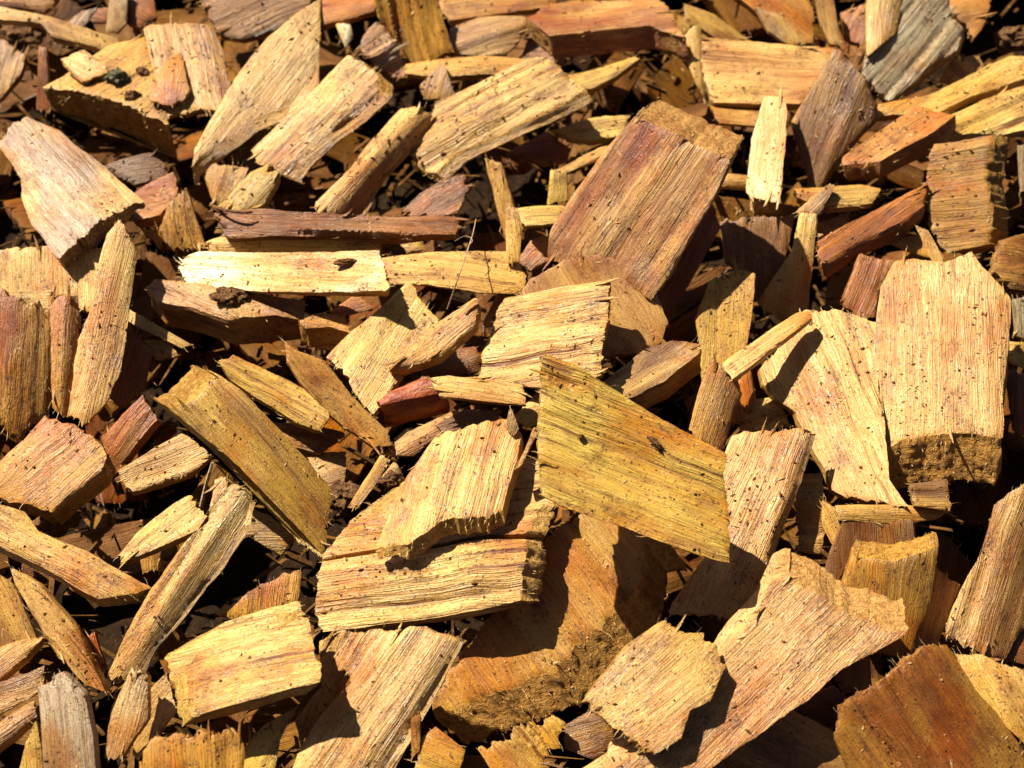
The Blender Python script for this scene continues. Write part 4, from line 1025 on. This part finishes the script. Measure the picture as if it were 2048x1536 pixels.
def root(label, pts, r0, r1, lift=.1, name='root_fibre', cat='root fibre', mat=None):
    P = []
    for (x, y, dz) in pts:
        P.append(on_pile(x, y) * 0 + CAM + ray(x, y) * ((dz - CAM[2]) / ray(x, y)[2]))
    P = np.array(P)
    # smooth by Catmull-Rom
    Q = []
    for i in range(len(P) - 1):
        p0, p1, p2, p3 = P[max(i - 1, 0)], P[i], P[i + 1], P[min(i + 2, len(P) - 1)]
        for s in np.linspace(0, 1, 6, endpoint=False):
            Q.append(.5 * ((2 * p1) + (-p0 + p2) * s + (2 * p0 - 5 * p1 + 4 * p2 - p3) * s * s + (-p0 + 3 * p1 - 3 * p2 + p3) * s ** 3))
    Q.append(P[-1]); Q = np.array(Q)
    V, F = [], []
    k = 6
    for i, q in enumerate(Q):
        d = Q[min(i + 1, len(Q) - 1)] - Q[max(i - 1, 0)]; d /= np.linalg.norm(d) + 1e-9
        a = np.cross(d, [0.3, .2, 1]); a /= np.linalg.norm(a); b = np.cross(d, a)
        r = r0 + (r1 - r0) * i / (len(Q) - 1)
        for j in range(k):
            th = 2 * math.pi * j / k
            V.append(q + r * (a * math.cos(th) + b * math.sin(th)))
    for i in range(len(Q) - 1):
        for j in range(k):
            j2 = (j + 1) % k
            F.append((i * k + j, i * k + j2, (i + 1) * k + j2, (i + 1) * k + j))
    F.append(tuple(range(k))[::-1]); F.append(tuple((len(Q) - 1) * k + j for j in range(k)))
    o = mesh_obj(name, (np.array(V) - Q[0]) * CM, F, [mat or M_ROOT])
    o.location = Vector(Q[0] * CM)
    o['label'] = label; o['category'] = cat

clod('soil_clod', 'brown crumbly soil clod lying on the long pale stick', 'soil clod', 45, 72, (0.72, 0.50), 3, M_CLOD, .6, -.2)
clod('soil_clod', 'chocolate brown soil clod on the pinkish block under the white-gold stick', 'soil clod', 460, 600, (0.52, 0.26), 9, M_CLOD, .5, -.15)
clod('soil_clod', 'dark brown clod hanging under the grey-stained orange chip', 'soil clod', 112, 1040, (0.55, 0.40), 17, M_CLOD, .7, .3, 0)
clod('soil_clod', 'dark reddish soil clod at the tip of the ochre diagonal prism', 'soil clod', 688, 992, (0.33, 0.38), 23, M_CLOD, .8, .6)
clod('soil_clod', 'small dark crumb of soil beside the pale block on the cracked slab', 'soil clod', 782, 962, (0.26, 0.18), 29, M_CLOD, .7, .2)
clod('soil_clod', 'rounded brown clod at the upper corner beyond the grey slab', 'soil clod', 2030, 85, (0.6, 0.45), 37, M_CLOD, .7, .2)
clod('mossy_lump', 'dark green-grey lump lying on the curved golden chip', 'lump', 237, 160, (0.34, 0.24), 41, M_MOSS, .75, .1)
clod('bark_crumb', 'red-brown crumb beside the small golden wedge', 'bark crumb', 265, 194, (0.24, 0.15), 43, M_CLOD, .6, .2)
clod('bark_crumb', 'rust brown crumb behind the dark green-grey lump', 'bark crumb', 285, 145, (0.20, 0.13), 47, M_CLOD, .6, -.3)
clod('bark_crumb', 'dark pointed bark crumb on the white-gold stick', 'bark crumb', 690, 525, (0.26, 0.08), 53, M_CRUMB, .35, 0.1)
clod('bark_crumb', 'round black crumb on the big yellow diamond chip', 'bark crumb', 1162, 874, (0.07, 0.06), 59, M_CRUMB, .8, 0)
clod('bark_crumb', 'shaggy brown crumb in the middle of the big yellow diamond chip', 'bark crumb', 1308, 888, (0.22, 0.07), 61, M_CLOD, .6, -.9, k=1.5)
clod('bark_crumb', 'rust brown crumb behind the dark red-brown stick', 'bark crumb', 590, 402, (0.30, 0.18), 67, M_CLOD, .6, .1)
root('thin pale root arching over the yellow stick end', [(895, 618, -.2), (915, 560, .9), (930, 515, 1.2), (945, 470, .9), (952, 438, .7)], .022, .010)
root('hair-thin root twig branching beside the arching root', [(935, 495, 1.0), (945, 480, 1.0), (930, 472, .9), (910, 482, .6)], .010, .005)
root('thin golden twig standing beside the diagonal ochre prism', [(402, 1012, -.9), (412, 970, -.3), (425, 925, .3)], .05, .035, name='twig', cat='twig')
root('dark curved twig lying along the end of the red-brown stick', [(425, 412, .5), (450, 420, .75), (480, 425, .8), (505, 424, .75)], .05, .03, name='twig', cat='twig', mat=M_CLOD)

# ------------------------------------------------------------------ crumbs of dirt and sawdust scattered over the chips
def scatter():
    vs, fs, base = [], [], 0
    for A, F, ring, m in SOLIDS:
        vs.append(A)
        fs += [tuple(base + i for i in f) for f in F]
        if ring is not None:
            K = len(ring) - 1
            for j in range(m):
                j2 = (j + 1) % m
                fs.append((base + ring[0][j2], base + ring[0][j], base + ring[K][j], base + ring[K][j2]))
        base += len(A)
    tree = BVHTree.FromPolygons([tuple(v) for v in np.vstack(vs)], fs)
    rs = np.random.default_rng(77)
    groups = {'dirt_crumbs': ([], []), 'sawdust': ([], [])}
    octa = np.array([(1, 0, 0), (-1, 0, 0), (0, 1, 0), (0, -1, 0), (0, 0, 1), (0, 0, -1)], float)
    of = [(0, 2, 4), (2, 1, 4), (1, 3, 4), (3, 0, 4), (2, 0, 5), (1, 2, 5), (3, 1, 5), (0, 3, 5)]
    n_done = 0
    X = rs.uniform(-15.5, 15.5, 70000); Y = rs.uniform(-12.5, 17, 70000)
    dens = vn(X * .5, Y * .5, 0, 3) * .5 + vn(X * 1.7, Y * 1.7, 0, 4) * .5
    for x, y, dn in zip(X, Y, dens):
        if rs.random() > 0.09 + np.clip((dn - 0.08) * 2.6, 0, .9):
            continue
        hit, nn, fi, ds = tree.ray_cast(Vector((x, y, 12)), Vector((0, 0, -1)))
        if hit is None or nn.z < 0.25:
            continue
        n = np.array(nn); p = np.array(hit)
        kind = 'dirt_crumbs' if rs.random() < .62 else 'sawdust'
        s = 0.007 + 0.036 * rs.random() ** 5
        el = rs.uniform(1, 2.4)
        if kind == 'sawdust':
            el = rs.uniform(1.5, 5.5); s *= 0.72
        a = rs.uniform(0, 2 * math.pi)
        t1 = np.cross(n, [math.cos(a), math.sin(a), .1]); t1 /= np.linalg.norm(t1) + 1e-9
        t2 = np.cross(n, t1)
        oc = octa * rs.uniform(.65, 1.3, (6, 1))
        V = p + n * s * .3 + (oc[:, :1] * t1 * el + oc[:, 1:2] * t2 + oc[:, 2:] * n * .7) * s
        gv, gf = groups[kind]
        b = len(gv) * 6
        gv.append(V)
        gf += [(b + i, b + j, b + k) for i, j, k in of]
        n_done += 1
    for nm, mat, lab in (('dirt_crumbs', M_CRUMB, 'dark dirt crumbs sprinkled over the chips'), ('sawdust', M_DUST, 'pale sawdust slivers sprinkled over the chips')):
        gv, gf = groups[nm]
        o = mesh_obj(nm, np.vstack(gv) * CM, gf, [mat], smooth=False)
        o['kind'] = 'stuff'; o['label'] = lab; o['category'] = 'crumbs' if nm != 'sawdust' else 'sawdust'
    print('CRUMBS', n_done)
scatter()
